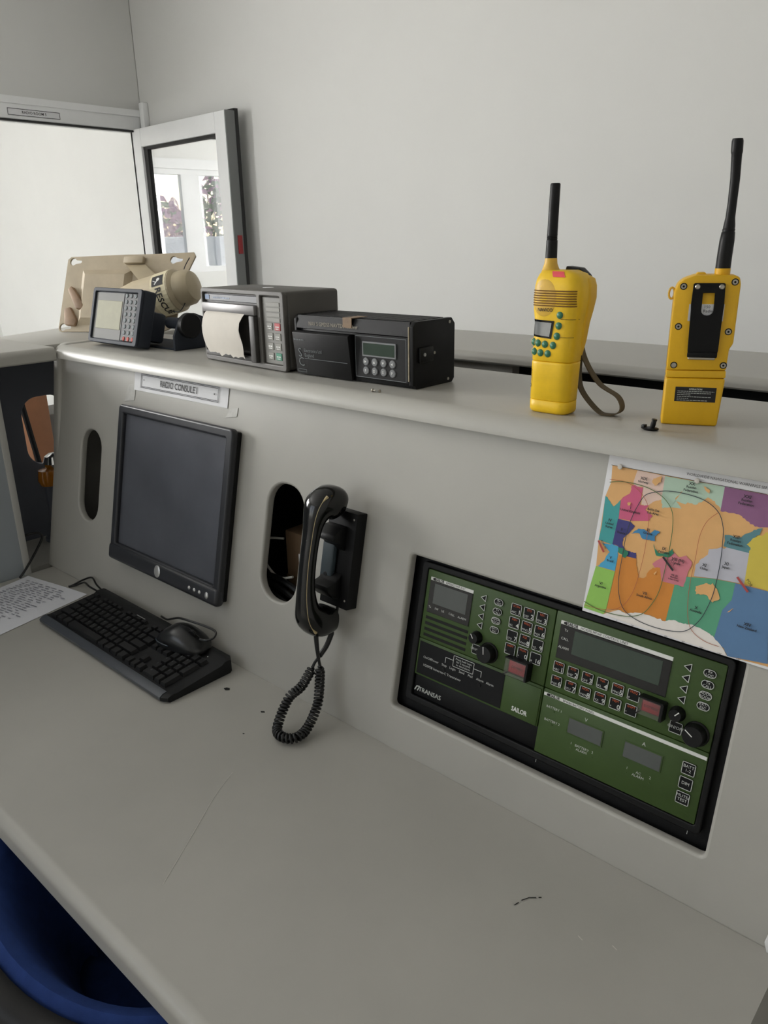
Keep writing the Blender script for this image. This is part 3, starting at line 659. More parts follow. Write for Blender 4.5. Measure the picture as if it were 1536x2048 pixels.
# ------------------------------------------------------------------ nautical warnings map
PAGE = panel_thing('map_sheet', 'coloured world chart of navigational warning areas taped to the sloped panel', 'map', 1.374, .300, 0)
b = MB(); NX, NY = 12, 10
curl = lambda x, y: .0022
b.v = [(-.0015+.284*i/NX, .1935*j/NY, curl(.284*i/NX, .1935*j/NY)) for j in range(NY+1) for i in range(NX+1)]
b.f = [(j*(NX+1)+i, j*(NX+1)+i+1, (j+1)*(NX+1)+i+1, (j+1)*(NX+1)+i) for j in range(NY) for i in range(NX)]; b.m = [0]*len(b.f)
b.build('sheet', M_paper, PAGE)
MC = dict(tan=(222,172,112), norway=(226,198,184), arctic=(176,200,180), purple=(140,94,132), pink=(204,92,128), teal=(66,158,158), navy=(62,60,122), sky=(72,164,204),
          lime=(146,196,92), orange=(210,134,52), rose=(206,122,134), green=(88,160,126), grey=(186,186,196), dteal=(88,134,142), yellow=(208,188,76), blue=(90,126,166), med=(62,132,178), dgreen=(46,128,98), white=(232,226,220))
names = list(MC); mats_ = [mat('chart_'+n, MC[n], .7, var=.03, vscale=60) for n in names]
def tess(P):
    from mathutils.geometry import tessellate_polygon
    return [tuple(t_) for t_ in tessellate_polygon([[Vector((x, y, 0)) for x, y in P]])]
b = MB()
def mpt(x, y, k): x /= 1000; y /= 1000; return (x, y*.995, curl(x, y)+.0003+.00006*k)
rj = random.Random(11)
def coast(P):
    out = []
    for a, d in zip(P, P[1:]+P[:1]):
        out.append(a); l_ = math.hypot(d[0]-a[0], d[1]-a[1])
        if 2.5 < l_ < 15:
            for q in (.25, .5, .75): out.append((a[0]+(d[0]-a[0])*q+rj.uniform(-.09, .09)*l_, a[1]+(d[1]-a[1])*q+rj.uniform(-.09, .09)*l_))
    return out
for k, (c, P) in enumerate(MAPPOLY):
    if k: P = coast(P)
    P = [(max(0, x), max(1.0, y)) for x, y in P]
    if k == 0: P = [(x if x < 170 else (276 if y > 1 or x > 200 else x), y) for x, y in P]
    b.add([mpt(x, y, k) for x, y in P], tess(P), names.index(c))
# the rest of the chart further right
for c, P in (('yellow', [(184,143),(224,150),(250,120),(246,84),(198,82.5)]), ('blue', [(198,82.3),(246,84),(240,30),(214,6.4)]), ('tan', [(224,150),(276,150),(276,60),(262,70),(252,110)]), ('purple', [(178,181.9),(276,182),(276,160),(224,156),(182,148)]), ('lime', [(246,84),(276,60),(276,10),(240,10)])):
    b.add([mpt(x, y, 30) for x, y in P], tess(P), names.index(c))
b.build('chart_print', mats_, PAGE, smooth=0)
b = MB(); LM = [mat('chart_line_dark', (50, 58, 66), .7), mat('chart_line_green', (84, 110, 60), .7), mat('chart_line_red', (176, 96, 62), .7), M_blackp, mat('chart_bar_red', (170, 70, 66), .7)]
for c, P in MAPLINE:
    Q = smooth_path([(x/1000, y/1000*.995, 0) for x, y in P], 5) if c != 'fine' else [Vector((x/1000, y/1000*.995, 0)) for x, y in P]
    hw = .00042 if c in ('black', 'dg') else .00028
    for a, d in zip(Q[:-1], Q[1:]):
        dd = (d-a); nn = Vector((-dd.y, dd.x, 0)).normalized()*hw if dd.length > 1e-9 else Vector((0, hw, 0))
        zz = lambda p: curl(p.x, p.y)+.0026
        b.add([(a.x-nn.x, a.y-nn.y, zz(a)), (d.x-nn.x, d.y-nn.y, zz(d)), (d.x+nn.x, d.y+nn.y, zz(d)), (a.x+nn.x, a.y+nn.y, zz(a))], [(0,1,2,3)], {'black':0,'dg':1,'red':2,'fine':3}[c])
for a, d, mi in (((5, 90), (13.5, 79), 4), ((85, 90), (98, 78.5), 3), ((167, 88.5), (179.5, 76.5), 4)):
    b.ribbon([(a[0]/1000, a[1]/1000), (d[0]/1000, d[1]/1000)], .0052, .0012, mi)
b.build('chart_lines', LM, PAGE, smooth=0)['kind'] = 'stuff'; b = MB()
for i, (tx, x, y) in enumerate(MAPTEXT):
    L = tx.split('\n'); x /= 1000; y = y/1000*.995; z = curl(x, y)+.0028
    if len(L) == 1: b.text(tx, x-.001, .1880, .0043, z, 3, 'LEFT', sx=.93); continue
    small = 'Mauritius' in tx
    h_ = .0042 if not small else .0026
    for k, l in enumerate(L): b.text(l, x, y+h_*.95*((len(L)-1)/2-k), h_*(1.12 if k == 0 and l[0] in 'IVX' else .88), z, 3, bold=.025)
b.text('AOR-W', .012, .0875, .0035, .0052, 3, rot=-.9); b.text('IOR', .0965, .087, .0045, .0052, 3, rot=-.8); b.text('POR', .1795, .086, .0045, .0052, 3, rot=-.8)
for i in range(8): b.text('%d°' % (i*20), .045+.02*i, .0010+.0006, .0026, .0052, 3)
b.build('chart_lettering', LM, PAGE, smooth=0)['kind'] = 'stuff'
for x, y in ((.0146, .1822), (.105, .1822)): MB().lathe([(0, .0008), (.0026, .0006), (.0032, 0)], (x, y, .0042), 14).build('drawing_pin', mat('clear_pin', (205, 200, 190), .3), PAGE)

# ------------------------------------------------------------------ telephone handset, cradle and cord
cr = panel_thing('phone_cradle', 'black metal cradle box screwed to the panel behind the handset', 'phone cradle', 0, 0)
MB().rbox(.9435, 1.003, .190, .342, 0, .023, .0015).build('box', M_blackm, cr)
for u0, up in ((.302, 1), (.222, -1)):
    P = [(.023, u0-.022*up), (.023, u0+.018*up), (.036, u0+.016*up), (.050, u0+.004*up), (.052, u0-.004*up), (.036, u0-.010*up)]
    Mh = Matrix(((0,0,1,0),(0,1,0,0),(1,0,0,0),(0,0,0,1)))
    MB().prism(P, .948, .986, r=.002, M=Mh).build('rest_hook', M_black, cr)
MB().rbox(.9445, .970, .225, .305, .022, .031, .003).build('centre_rib', mat('slate_blue_rib', (44, 56, 62), .5), cr)
MB().lathe([(0, .0012), (.003, .001), (.004, 0)], (.957, .292, .031), 12).build('screw', M_brass, cr)
MB().lathe([(0, .0012), (.003, .001), (.004, 0)], (.957, .238, .031), 12).build('screw', M_black, cr)
for u_ in (.332, .204): MB().lathe([(0, .0008), (.0014, .0006), (.0018, 0)], (.997, u_, .023), 10).build('screw', M_steel, cr)
hs = panel_thing('telephone_handset', 'glossy black telephone handset hung upright on its cradle', 'handset', .965, 0, 0)
ctr = [(.030, .3515), (.040, .3545), (.054, .3540), (.067, .3470), (.0745, .332), (.0775, .308), (.0790, .265), (.0770, .225), (.071, .195), (.062, .178), (.048, .1685), (.033, .1660), (.017, .1655)]
rad = [(.0215,.0215), (.0265,.0255), (.0275,.0265), (.0240,.0240), (.0165,.0190), (.0118,.0150), (.0110,.0140), (.0118,.0150), (.0160,.0185), (.0230,.0235), (.0265,.0260), (.0260,.0250), (.0210,.0215)]
cp = smooth_path([(a, c, 0) for a, c in ctr], 5); rp = smooth_path([(a, c, 0) for a, c in rad], 5)
rings = []
for i, p in enumerate(cp):
    tg = (cp[min(i+1, len(cp)-1)]-cp[max(i-1, 0)]).normalized(); nn = Vector((tg.y, -tg.x, 0)); ra, rb = rp[i].x, rp[i].y
    ring = []
    for k in range(24):
        a = 2*PI*k/24; ca, sa = math.cos(a), math.sin(a); e = 2.6
        f_ = (abs(ca)**e+abs(sa)**e)**(-1/e)
        q = p+nn*(ra*ca*f_*.95); ring.append((rb*sa*f_*.95, q.y, q.x))
    rings.append(ring)
MB().loft(rings).build('body', M_blackg, hs, smooth=60)
for i0, nm in ((0, 'earpiece'), (-1, 'mouthpiece')):
    c = ctr[i0]; MB().lathe([(0, -.004), (.014, -.004), (.019, -.001), (.0205, .004), (0, .004)], (0, c[1], c[0]), 24).build(nm, M_black, hs)
# pale worn seam line along the handle's side
b = MB(); seam = []
for i in range(13, len(rings)-12):
    q = Vector(rings[i][9]); c = Vector((0, cp[i].y, cp[i].x)); seam.append(q+(q-c).normalized()*.0002)
b.tube(seam, .0007, 6, rf=lambda t: .0005+.0022*max(0, 1-t/.06)+.0022*max(0, 1-(1-t)/.06))
b.build('seam_line', mat('worn_seam', (176, 158, 118), .4), hs)
cd = thing('coiled_cord', 'black coiled telephone cord looping down from the handset onto the desk', 'cord', (.965, -.06, DESK))
O = Vector((.965, -.06, DESK))
def W(p): return Vector(p)-O
A = [pan(.966, .146, .046), pan(.967, .120, .040), pan(.970, .100, .036), pan(.972, .091, .034)]
coil = [pan(.972, .092, .034), pan(.976, .055, .034), pan(.981, .028, .040), Vector((.988, -.062, .7640)), Vector((.990, -.088, .7615)), Vector((.972, -.100, .7615)), Vector((.950, -.090, .7640)), pan(.942, .032, .066), pan(.955, .056, .052), pan(.962, .088, .040)]
Bp = [pan(.962, .087, .040), pan(.9635, .096, .037), pan(.968, .110, .030), pan(.972, .128, .022), pan(.974, .160, .014), pan(.974, .186, .012)]
b = MB(); b.tube([W(p) for p in smooth_path(A, 8)], .0022, 8, rf=lambda t: .0040-.0018*t if t < .6 else .0024)
b.build('lead', M_cable, cd)
b = MB(); b.tube([W(p) for p in smooth_path(Bp, 8)], .0022, 8, rf=lambda t: .0024 if (t < .35 or t > .72) else .0042); b.build('lead', M_cable, cd)
cpth = smooth_path(coil, 30); L = [0]
for a, c in zip(cpth[:-1], cpth[1:]): L.append(L[-1]+(c-a).length)
turns = int(L[-1]/.0056); NP = turns*12; hel = []; up = Vector((1, 0, 0)); j = 0
for i in range(NP+1):
    d = L[-1]*i/NP
    while j < len(L)-2 and L[j+1] < d: j += 1
    f_ = (d-L[j])/max(1e-9, L[j+1]-L[j]); p = cpth[j].lerp(cpth[j+1], f_); tg = (cpth[j+1]-cpth[j]).normalized()
    up = (up-tg*up.dot(tg)).normalized(); bb = tg.cross(up); a = 2*PI*i/12
    hel.append(W(p+(up*math.cos(a)+bb*math.sin(a))*.0062*min(1, i/14, (NP-i)/14)))
MB().tube(hel, .0023, 6).build('coil', M_cable, cd, smooth=60)
# ------------------------------------------------------------------ keyboard, mouse, papers on the desk
kb = thing('keyboard', 'black full-size computer keyboard lying on the desk below the monitor', 'keyboard', (.288, -.1575, DESK), (0, 0, math.radians(-.4)))
KW, KD = .456, .147
zt = lambda y: .0135+.085*y
P = [(0, .004), (.004, .0005), (KD-.004, .0005), (KD, .004), (KD, .026), (KD-.004, .0285), (KD-.014, .0285), (KD-.022, zt(KD-.022)), (.020, zt(.020)-.001), (.014, .0150), (.006, .0138), (0, .010)]
b = MB()
def kprof(x, sh): return [(x, KD/2+(y-KD/2)*(1-sh), z if z < .012 else z-sh*.02) for y, z in P]
b.loft([kprof(0, .06), kprof(.004, 0), kprof(KW-.012, 0), kprof(KW, .10)]); b.build('case', M_kb, kb)
MB().loft([[(x, y, z) for y, z in ((-.001, .005), (-.001, .0105), (.005, .0146), (.0135, .0158), (.0145, .0148), (.006, .012))] for x in (.003, KW-.012)]).build('front_rest', mat('front_strip_sheen', (64, 68, 74), .3, spec=.5), kb)  # bluish sheen of the front lip is put into the strip's colour
U = .01855; keyme = {}
def keycap(x, y, wu, hu=1):
    k = (wu, hu)
    if k not in keyme:
        w_, h_ = wu*U-.0022, hu*U-.0022; t_ = .0024; b = MB()
        b.loft([[(-w_/2, -h_/2, 0), (w_/2, -h_/2, 0), (w_/2, h_/2, 0), (-w_/2, h_/2, 0)], [(-w_/2, -h_/2, .002), (w_/2, -h_/2, .002), (w_/2, h_/2, .002), (-w_/2, h_/2, .002)], [(-w_/2+t_, -h_/2+t_*.9, .0078), (w_/2-t_, -h_/2+t_*.9, .0078), (w_/2-t_, h_/2-t_*.5, .0085), (-w_/2+t_, h_/2-t_*.5, .0085)]])
        keyme[k] = b.mesh('key', M_key, 20)
    o = link('key', keyme[k], kb, (x, y, zt(y)-.002)); o.rotation_euler = (.085, 0, 0); return o
leg = MB()
rows = [[1.25,1.25,1.25,6.25,1.25,1.25,1.25,1.25], [2.25]+[1]*10+[2.75], [1.75]+[1]*11+[2.25], [1.5]+[1]*12+[1.5], [1]*13+[2]]
letters = ['', ' ZXCVBNM,./', ' ASDFGHJKL;\'', ' QWERTYUIOP[]', '`1234567890-=']
X0, Y0 = .014, .0275
def put(x, y, wu, hu=1, ch=None):
    keycap(x, y, wu, hu)
    if ch and ch != ' ':
        q = MB().text(ch, x-.0025, y+.002, .0052, 0); leg.add([(vx, vy, zt(vy)+.0072) for vx, vy, _ in q.v], q.f)
for r, row in enumerate(rows):
    x = X0; y = Y0+r*U
    for i, wu in enumerate(row):
        put(x+wu*U/2, y, wu, 1, letters[r][i] if i < len(letters[r]) else None); x += wu*U
xn = X0+15.25*U
for i in range(3): put(xn+(i+.5)*U, Y0, 1)
put(xn+1.5*U, Y0+U, 1)
for r in (3, 4):
    for i in range(3): put(xn+(i+.5)*U, Y0+r*U, 1)
xp = X0+18.5*U
put(xp+U, Y0, 2, 1, '0'); put(xp+2.5*U, Y0, 1, 1, '.')
for r, ch in ((1, '123'), (2, '456'), (3, '789')):
    for i in range(3): put(xp+(i+.5)*U, Y0+r*U, 1, 1, ch[i])
for i, ch in enumerate('N/*-'): put(xp+(i+.5)*U, Y0+4*U, 1, 1, ch)
put(xp+3.5*U, Y0+.5*U, 1, 2); put(xp+3.5*U, Y0+2.5*U, 1, 2, '+')
yf = Y0+5.05*U-.001
for i in [0]+[k for k in range(2, 15) if k not in (6, 11)]:
    x = X0+(i+.5)*U*(1.0); keycap(x, yf-.0035, 1, .62)
for i in range(3): keycap(xn+(i+.5)*U, yf-.0035, 1, .62)
leg.build('key_legends', M_greyp, kb, smooth=0)['kind'] = 'stuff'
for i in range(3): MB().lathe([(0, .0006), (.001, .0005), (.0013, 0)], (xp+(.8+i*1.1)*U, KD-.0265, zt(KD-.0265)), 8).build('status_light', M_whitel, kb)
MB().rbox(.170, .200, KD-.0245, KD-.0225, .0262, .0275, .0005, 1).build('name_plate', M_silver, kb)
kc = thing('keyboard_cable', 'thin black cable running from the keyboard behind the paper', 'cable', (.2, 0, DESK))
b = MB()
for P in ([(.30,-.018,.772), (.258,-.012,.775), (.215,.000,.776), (.185,-.008,.764), (.170,-.028,.7530), (.166,-.034,.7523)], [(.30,-.022,.770), (.250,-.024,.772), (.205,-.014,.766), (.180,-.022,.755), (.168,-.034,.7523)]):
    b.tube([Vector(p)-Vector((.2,0,DESK)) for p in smooth_path(P, 7)], .0021, 8)
b.build('cable', M_cable, kc)

ms = thing('computer_mouse', 'black computer mouse resting on top of the keyboard', 'mouse', (.636, -.044, .7785), (.07, .0, math.radians(12)))
b = MB(); rings = []
for i in range(15):
    t_ = i/14; x = -.056+.112*t_; e = math.sqrt(max(0, 1-((t_-.5)/.5)**2)); wv = .0325*max(.12, e)**.55*(1-.08*math.sin(PI*t_)); h_ = .004+.034*max(.02, math.sin(PI*min(1, (t_*.86+.10))))**.8*max(.15, e)**.5
    ring = []
    for k in range(20):
        a = 2*PI*k/20; y = wv*math.copysign(abs(math.cos(a))**.7, math.cos(a)); z = h_*max(0, math.sin(a))**.75 if math.sin(a) > 0 else -.0*math.sin(a)
        ring.append((x, y, z))
    rings.append(ring)
b.loft(rings); b.build('shell', mat('mouse_black', (20, 21, 23), .28, spec=.6), ms, smooth=60)
wv_ = lambda t_: .0325*max(.12, math.sqrt(max(0, 1-((t_-.5)/.5)**2)))**.55*(1-.08*math.sin(PI*t_))
b = MB(); b.tube([(-.056+.112*t_, -wv_(t_)-.0002, .009) for t_ in [.04+.36*k/12 for k in range(13)]], .0011, 8); b.build('edge_highlight', mat('mouse_highlight', (62, 70, 80), .25), ms)  # painted highlight along the rear edge of the shell
MB().lathe([(0, -.003), (.008, -.003), (.0095, 0), (.008, .003), (0, .003)], (.026, 0, .0275), 16, 'y').build('scroll_wheel', M_black, ms)
b = MB(); b.tube([(.05, .0, .02), (.02, .0, .0395), (-.0, .0, .0415)], .0009, 6); b.build('button_gap', M_void, ms)
mc = thing('mouse_cable', 'thin black mouse cable looped over the mouse onto the keyboard', 'cable', (.648, -.056, .79))
P = [(.688,-.044,.806), (.704,-.040,.808), (.712,-.030,.812), (.704,-.020,.817), (.680,-.022,.8200), (.645,-.030,.8220), (.610,-.032,.8180), (.576,-.028,.8040), (.548,-.022,.7910), (.515,-.014,.7835)]
MB().tube([Vector(p)-Vector((.648,-.056,.79)) for p in smooth_path(P, 8)], .0021, 8).build('cable', M_cable, mc)

pa = thing('paper_sheet', 'white printed paper sheet lying on the desk beside the keyboard', 'paper', (.238, -.027, DESK), (0, 0, math.radians(11)))
b = MB(); NX, NY = 8, 10
pz = lambda i, j: .0010+.0014*(1-math.cos(i*.9))*.3+.0012*(1 if j == 0 else 0)
b.v = [(-.206*i/NX, -.297*j/NY, pz(i, j)) for j in range(NY+1) for i in range(NX+1)]
b.f = [(j*(NX+1)+i, (j+1)*(NX+1)+i, (j+1)*(NX+1)+i+1, j*(NX+1)+i+1) for j in range(NY) for i in range(NX)]; b.m = [0]*len(b.f)
b.build('sheet', mat('office_paper', (226, 227, 233), .8), pa)
rnd = random.Random(3); b = MB()
for r in range(34):
    y = -.020-.0078*r; x = -.19+rnd.uniform(0, .02)
    while x < -.03-rnd.uniform(0, .05):
        wd = rnd.uniform(.006, .020)
        b.add([(x, y, .0034), (x+wd, y+.0006, .0034), (x+wd, y+.0030, .0034), (x, y+.0024, .0034)], [(0,1,2,3)]); x += wd+rnd.uniform(.003, .012)
b.build('printed_lines', mat('grey_ink', (150, 150, 160), .8), pa, smooth=0)

# ------------------------------------------------------------------ things behind the slots
cx = thing('cardboard_box', 'small brown cardboard box inside the console behind the slot', 'box', (.757, .112, DESK-.08))
MB().rbox(0, .12, 0, .12, 0, .318, .003).build('carton', M_card, cx)
MB().box(.035, .055, -.001, .0, .262, .280).build('label', M_paper, cx)
MB().box(-.0005, .1205, -.0008, 0, .225, .232).build('flap_edge', mat('dark_card', (92, 72, 50), .8), cx)
wc = thing('pale_cable', 'thin pale cable curling behind the console slot', 'cable', (.74, .10, DESK-.08))
MB().tube([Vector(p)-Vector((.74,.10,DESK-.08)) for p in smooth_path([(.80,.088,.915), (.765,.086,.905), (.735,.086,.918), (.715,.090,.945), (.72,.10,.965), (.75,.115,.968)], 7)], .0022, 8).build('cable', M_wcable, wc)
bc = thing('cable_bundle', 'bundle of black cables inside the console behind the slot', 'cable', (.75, .10, DESK-.08))
b = MB()
for i in range(7): b.tube([Vector(p)-Vector((.75,.10,DESK-.08)) for p in smooth_path([(.66+.01*i,.16,.70+.01*i), (.69,.075+.003*i,.83+.010*i), (.76+.01*i,.062+.003*i,.80+.016*i), (.86,.075,.77+.01*i), (.91,.09,.69)], 6)], .0055, 8)
b.build('cables', M_cable, bc)
wd = thing('wooden_stand', 'brown wooden stand with black bar seen through the dark slot', 'stand', (-.75, .36, 0))
MB().rbox(-.12, .02, -.045, .035, 0, 1.13, .008).build('upright', M_wood, wd)
b = MB(); b.tube([(.15, -.075, .55), (.15, -.085, .84), (.15, -.106, 1.02), (.15, -.112, 1.08)], .009, 8); b.build('bar', M_black, wd)
MB().rbox(-.42, -.25, .06, .42, 0, .90, .01).build('side_board', mat('grey_slate_board', (110, 108, 104), .7), wd)
cb = thing('white_cabinet', 'white cabinet seen through the dark slot', 'cabinet', (-1.25, -.05, 0))
MB().rbox(-.2, .2, -.35, .30, 0, 1.2, .005).build('body', M_pvc, cb)
MB().box(.2, .206, -.34, .29, .02, 1.18).build('door', M_pvc, cb)
lm = thing('amber_lamp', 'amber plastic lamp with shiny chrome cap beside the dark slot', 'lamp', (-.150, .100, DESK-.002))
MB().lathe([(0, 0), (.03, 0), (.03, .01), (.012, .018), (.012, .155), (0, .155)], n=16).build('stem', M_dark, lm)
MB().lathe([(0, .150), (.020, .150), (.026, .165), (.022, .190), (0, .192)], (0,0,0), 18).build('lens', M_amber, lm)
MB().lathe([(0, -.02), (.018, -.018), (.026, 0), (.020, .018), (.008, .026), (0, .027)], (.0, .02, .205), 18).build('cap', mat('chrome', (225, 225, 225), .08, metal=1), lm)
lk = thing('loose_cable', 'black cable rising from the neighbouring console beside the paper', 'cable', (0, -.04, DESK))
MB().tube([Vector(p)-Vector((0,-.04,DESK)) for p in smooth_path([(.034,-.085,.7525), (.030,-.064,.770), (.012,-.026,.800), (.0,-.004,.822), (-.006,-.010,.832), (-.01,-.030,.834), (-.02,-.048,.826)], 7)], .0028, 8).build('cable', M_cable, lk)

# ------------------------------------------------------------------ devices on the ledge
# black receiver
re = thing('navtex_receiver', 'black box receiver with small green display and round grey buttons on the ledge', 'receiver', (.779, .147, LEDGE))
RW, RD, RH = .252, .098, .098
MB().rbox(.002, RW-.002, .003, RD, .001, RH-.001, .002).build('case', M_blackm, re)
P = [(.0, .006), (.006, 0), (RD-.006, 0), (RD, .006), (RD, RH-.008), (RD-.008, RH+.001), (.004, RH+.001), (-.003, RH-.006), (-.003, .006)]
for x0, x1 in ((RW-.006, RW+.003), (-.002, .004)): MB().prism(P, x0, x1, r=.0012, M=Mx).build('end_plate', M_blackm, re)
b = MB().prism([(-.004, RH-.020), (.004, RH-.022), (.004, RH), (.001, RH)], .004, RW-.006, M=Mx); b.build('brow', M_blackm, re)
for i in range(7): MB().rbox(.012, RW-.012, .012+i*.0115, .019+i*.0115, RH-.001, RH+.0008, .0005, 1).build('top_rib', M_blackm, re)
dr_ = MB().prism([(-.012, .071), (-.008, .0735), (.003, .0735), (.003, .002), (-.004, .002)], .001, .130, r=.001, M=Mx).build('paper_door', M_blackm, re)
Mf = Matrix(((1,0,0,0),(0,0,-1,0),(0,1,0,0),(0,0,0,1)))       # xy drawing -> upright front
# door lettering follows the sloped door: y from -.004 at bottom to -.012 at z=.071
b = MB()
dashes(b, .004, .028, .0595, .0022, 0, 6); b.text('Electronics Ltd', .026, .0425, .0080, 0, 0, 'LEFT', sx=.86); b.text('England', .026, .0345, .0080, 0, 0, 'LEFT', sx=.9)
b.ribbon([(.025, .0292), (.124, .0292)], 0, .0004); b.text('S', .0155, .0375, .021, 0, 0, bold=-.01); b.text('C', .0165, .0225, .021, 0, 0, bold=-.01); b.rect_line(.006, .026, .0062, .0105, 0, .0003)
b.v = [(x, -.0044-.008*(z-.002)/.069-.0005, z) for x, z, _ in b.v]; b.build('door_lettering', M_greyp, dr_, smooth=0)
b = MB().text('NAV 5 GMDSS NAVTEX Receiver', .034, .0855, .0088, 0, 0, 'LEFT', sx=.88); b.v = [(x, -.0022-.0018, z) for x, z, _ in b.v]; b.build('model_lettering', mat('tan_print', (150, 142, 124), .6), re, smooth=0)
MB().box(.113, .134, -.0035, .03, RH+.0004, RH+.0012).box(.113, .132, -.0046, -.0036, RH-.014, RH+.0012).build('brown_tape', M_tape, re)
cpn = MB().rbox(.134, .244, -.0005, .004, .008, .077, .001, 1).build('control_panel', M_blackm, re)
b = MB().rect_line(.136, .2395, .0100, .0730, 0, .0004); b.v = [(x, -.0009, z) for x, z, _ in b.v]; b.build('panel_line', M_greyp, cpn, smooth=0)
b = MB().rbox(.1510, .2205, -.0022, 0, .0425, .0655, .0006, 1); b.build('display_frame', M_btn, re)
MB().rbox(.1535, .2180, -.0026, -.001, .0450, .0632, .0004, 1).build('lcd', M_lcdg, re)
for i in range(4):
    for j in range(2):
        x, z = .1578+.0183*i, .0345-.0139*j
        k = MB().lathe([(0, -.0022), (.0054, -.0020), (.0063, -.0010), (.0063, 0)], (x, 0, z), 20, 'y').build('button', M_btn, re)
        b = MB()
        if j == 0:
            tr = [(.0022, 0), (-.0016, .0022), (-.0016, -.0022)]; an = (0, PI/2, -PI/2, PI)[i]
            b.add([(x+p*math.cos(an)-q*math.sin(an), -.0026, z+p*math.sin(an)+q*math.cos(an)) for p, q in tr], [(0,1,2)])
        else:
            b.text('FDSP'[i], x, z, .0058, 0, bold=.02); b.v = [(vx, -.0026, vz) for vx, vz, _ in b.v]
        b.build('button_mark', M_white, k, smooth=0)
MB().rbox(RW-.0065, RW-.0040, -.0040, -.0022, .012, .092, .0005, 1).build('worn_edge', M_wear, re)
MB().rbox(RW+.002, RW+.0085, .008, .040, .038, .062, .003).build('socket', M_black, re)
MB().cyl((RW+.0085, .017, .051), .0026, .0012, 12, 'x').build('socket_pin', M_silver, re)
for y, z in ((.0838, .0930), (.0811, .0065), (.047, .0505)): MB().cyl((RW+.003, y, z), .0024, .0010, 12, 'x').build('screw', M_steel, re)
for x in (.02, RW-.02):
    for y in (.015, RD-.015): MB().cyl((x, y, 0), .006, .0012, 10).build('foot', M_black, re)

# grey printer
pr = thing('strip_printer', 'dark grey box printer with curled strip of white paper on the ledge', 'printer', (.500, .163, LEDGE), (0, 0, math.radians(-4.5)))
PW, PD, PH = .259, .118, .134
MB().rbox(0, PW, .004, PD, .003, PH, .006, 3).build('case', M_prn, pr)
me = plate_mesh('front_frame', rrect(0, PW, 0, PH-.001, .007), [rrect(.006, .181, .010, .1245, .003), rrect(.1915, .248, .010, .1245, .002)], -.003, .006, M_prn, .002, 2)
o = link('front_frame', me, pr); o.matrix_local = Matrix(((1,0,0,0),(0,0,-1,.002),(0,1,0,.001),(0,0,0,1)))
MB().box(.005, .182, .002, .005, .009, .126).build('recess', M_prnd, pr)
o = MB().rbox(.0075, .180, .0, .004, .1115, .1235, .0008, 1).build('brand_strip', mat('slate_strip', (76, 78, 84), .4), pr)
b = dashes(MB(), .036, .092, .1170, .0030, 0, 4); b.v = [(x, -.0004, z) for x, z, _ in b.v]; b.build('lettering', mat('pale_blue_print', (136, 148, 168), .5), o, smooth=0)
MB().box(.010, .024, -.0006, .0, .1135, .1215).build('logo_patch', mat('blue_patch', (74, 102, 140), .5), o)
MB().rbox(.010, .180, -.010, .002, .0915, .1085, .002, 2).build('tear_bar', mat('silver_grey_bar', (128, 126, 126), .35, metal=.3), pr)
MB().rbox(.165, .181, -.012, .004, .010, .091, .002, 2).build('paper_guide', M_prnd, pr)
MB().rbox(.006, .165, -.006, .004, .010, .020, .002, 2).build('lower_lip', M_prnd, pr)
for i in range(3): MB().rbox(.008, .030, -.001, .004, .024+.006*i, .027+.006*i, .0005, 1).build('rib', M_prn, pr)
b = MB(); R_ = 12; NXp = 16; rr = random.Random(5)
prof = [(-.004, .0945), (-.009, .0940), (-.013, .088), (-.016, .078), (-.018, .066), (-.018, .053), (-.017, .041), (-.015, .030), (-.013, .022), (-.012, .016)]
for k, (y, z) in enumerate(prof):
    for i in range(NXp+1):
        f_ = i/NXp; x = .030+.120*f_; wv = 0
        if k == len(prof)-1: z2 = z+rr.uniform(-.0025, .004)
        else: z2 = z
        cv = .004*math.sin(f_*PI)*(k/len(prof)); 
        if f_ == 1: x += .004*math.sin(k*1.3)-.006*math.sin(k/9*PI)
        b.v.append((x-.010*math.sin(k/9*PI)*(1-f_)*1.2, y-cv, z2))
for k in range(len(prof)-1):
    for i in range(NXp): b.f.append((k*(NXp+1)+i, k*(NXp+1)+i+1, (k+1)*(NXp+1)+i+1, (k+1)*(NXp+1)+i)); b.m.append(0)
b.build('paper_strip', M_thermal, pr, smooth=60)
kp = MB().rbox(.1925, .2475, .0005, .005, .011, .124, .001, 1).build('key_panel', M_prnl, pr)
for i in range(4): MB().rbox(.204, .242, -.0004, .002, .1035-.0085*i+.005, .1105-.0085*i+.005, .0004, 1).build('label_bar', M_key2, pr)
b = MB()
for j in range(4):
    for i in range(2):
        x, z = .2115+.0222*i, .0752-.0168*j
        mt = M_keyr if (i, j) == (1, 0) else M_keyg if (i, j) == (1, 3) else M_key2
        k = MB().rbox(x-.0082, x+.0082, -.0006, .002, z-.0062, z+.0062, .0006, 1).build('key', mt, pr)
        q = dashes(MB(), x-.0055, x+.0055, z, .0020, 0, i+3*j); dashes(q, x-.004, x+.004, z-.0035, .0014, 0, i+9*j+1); q.v = [(vx, -.0010, vz) for vx, vz, _ in q.v]; q.build('key_legend', M_white, k, smooth=0)
o = MB().lathe([(0, .0004), (.010, .0003), (.0105, 0)], (.13, .06, PH), 20).build('top_sticker', M_paper, pr)
for x in (.02, PW-.02):
    for y in (.016, PD-.016): MB().cyl((x, y, 0), .008, .0035, 12).build('foot', M_black, pr)

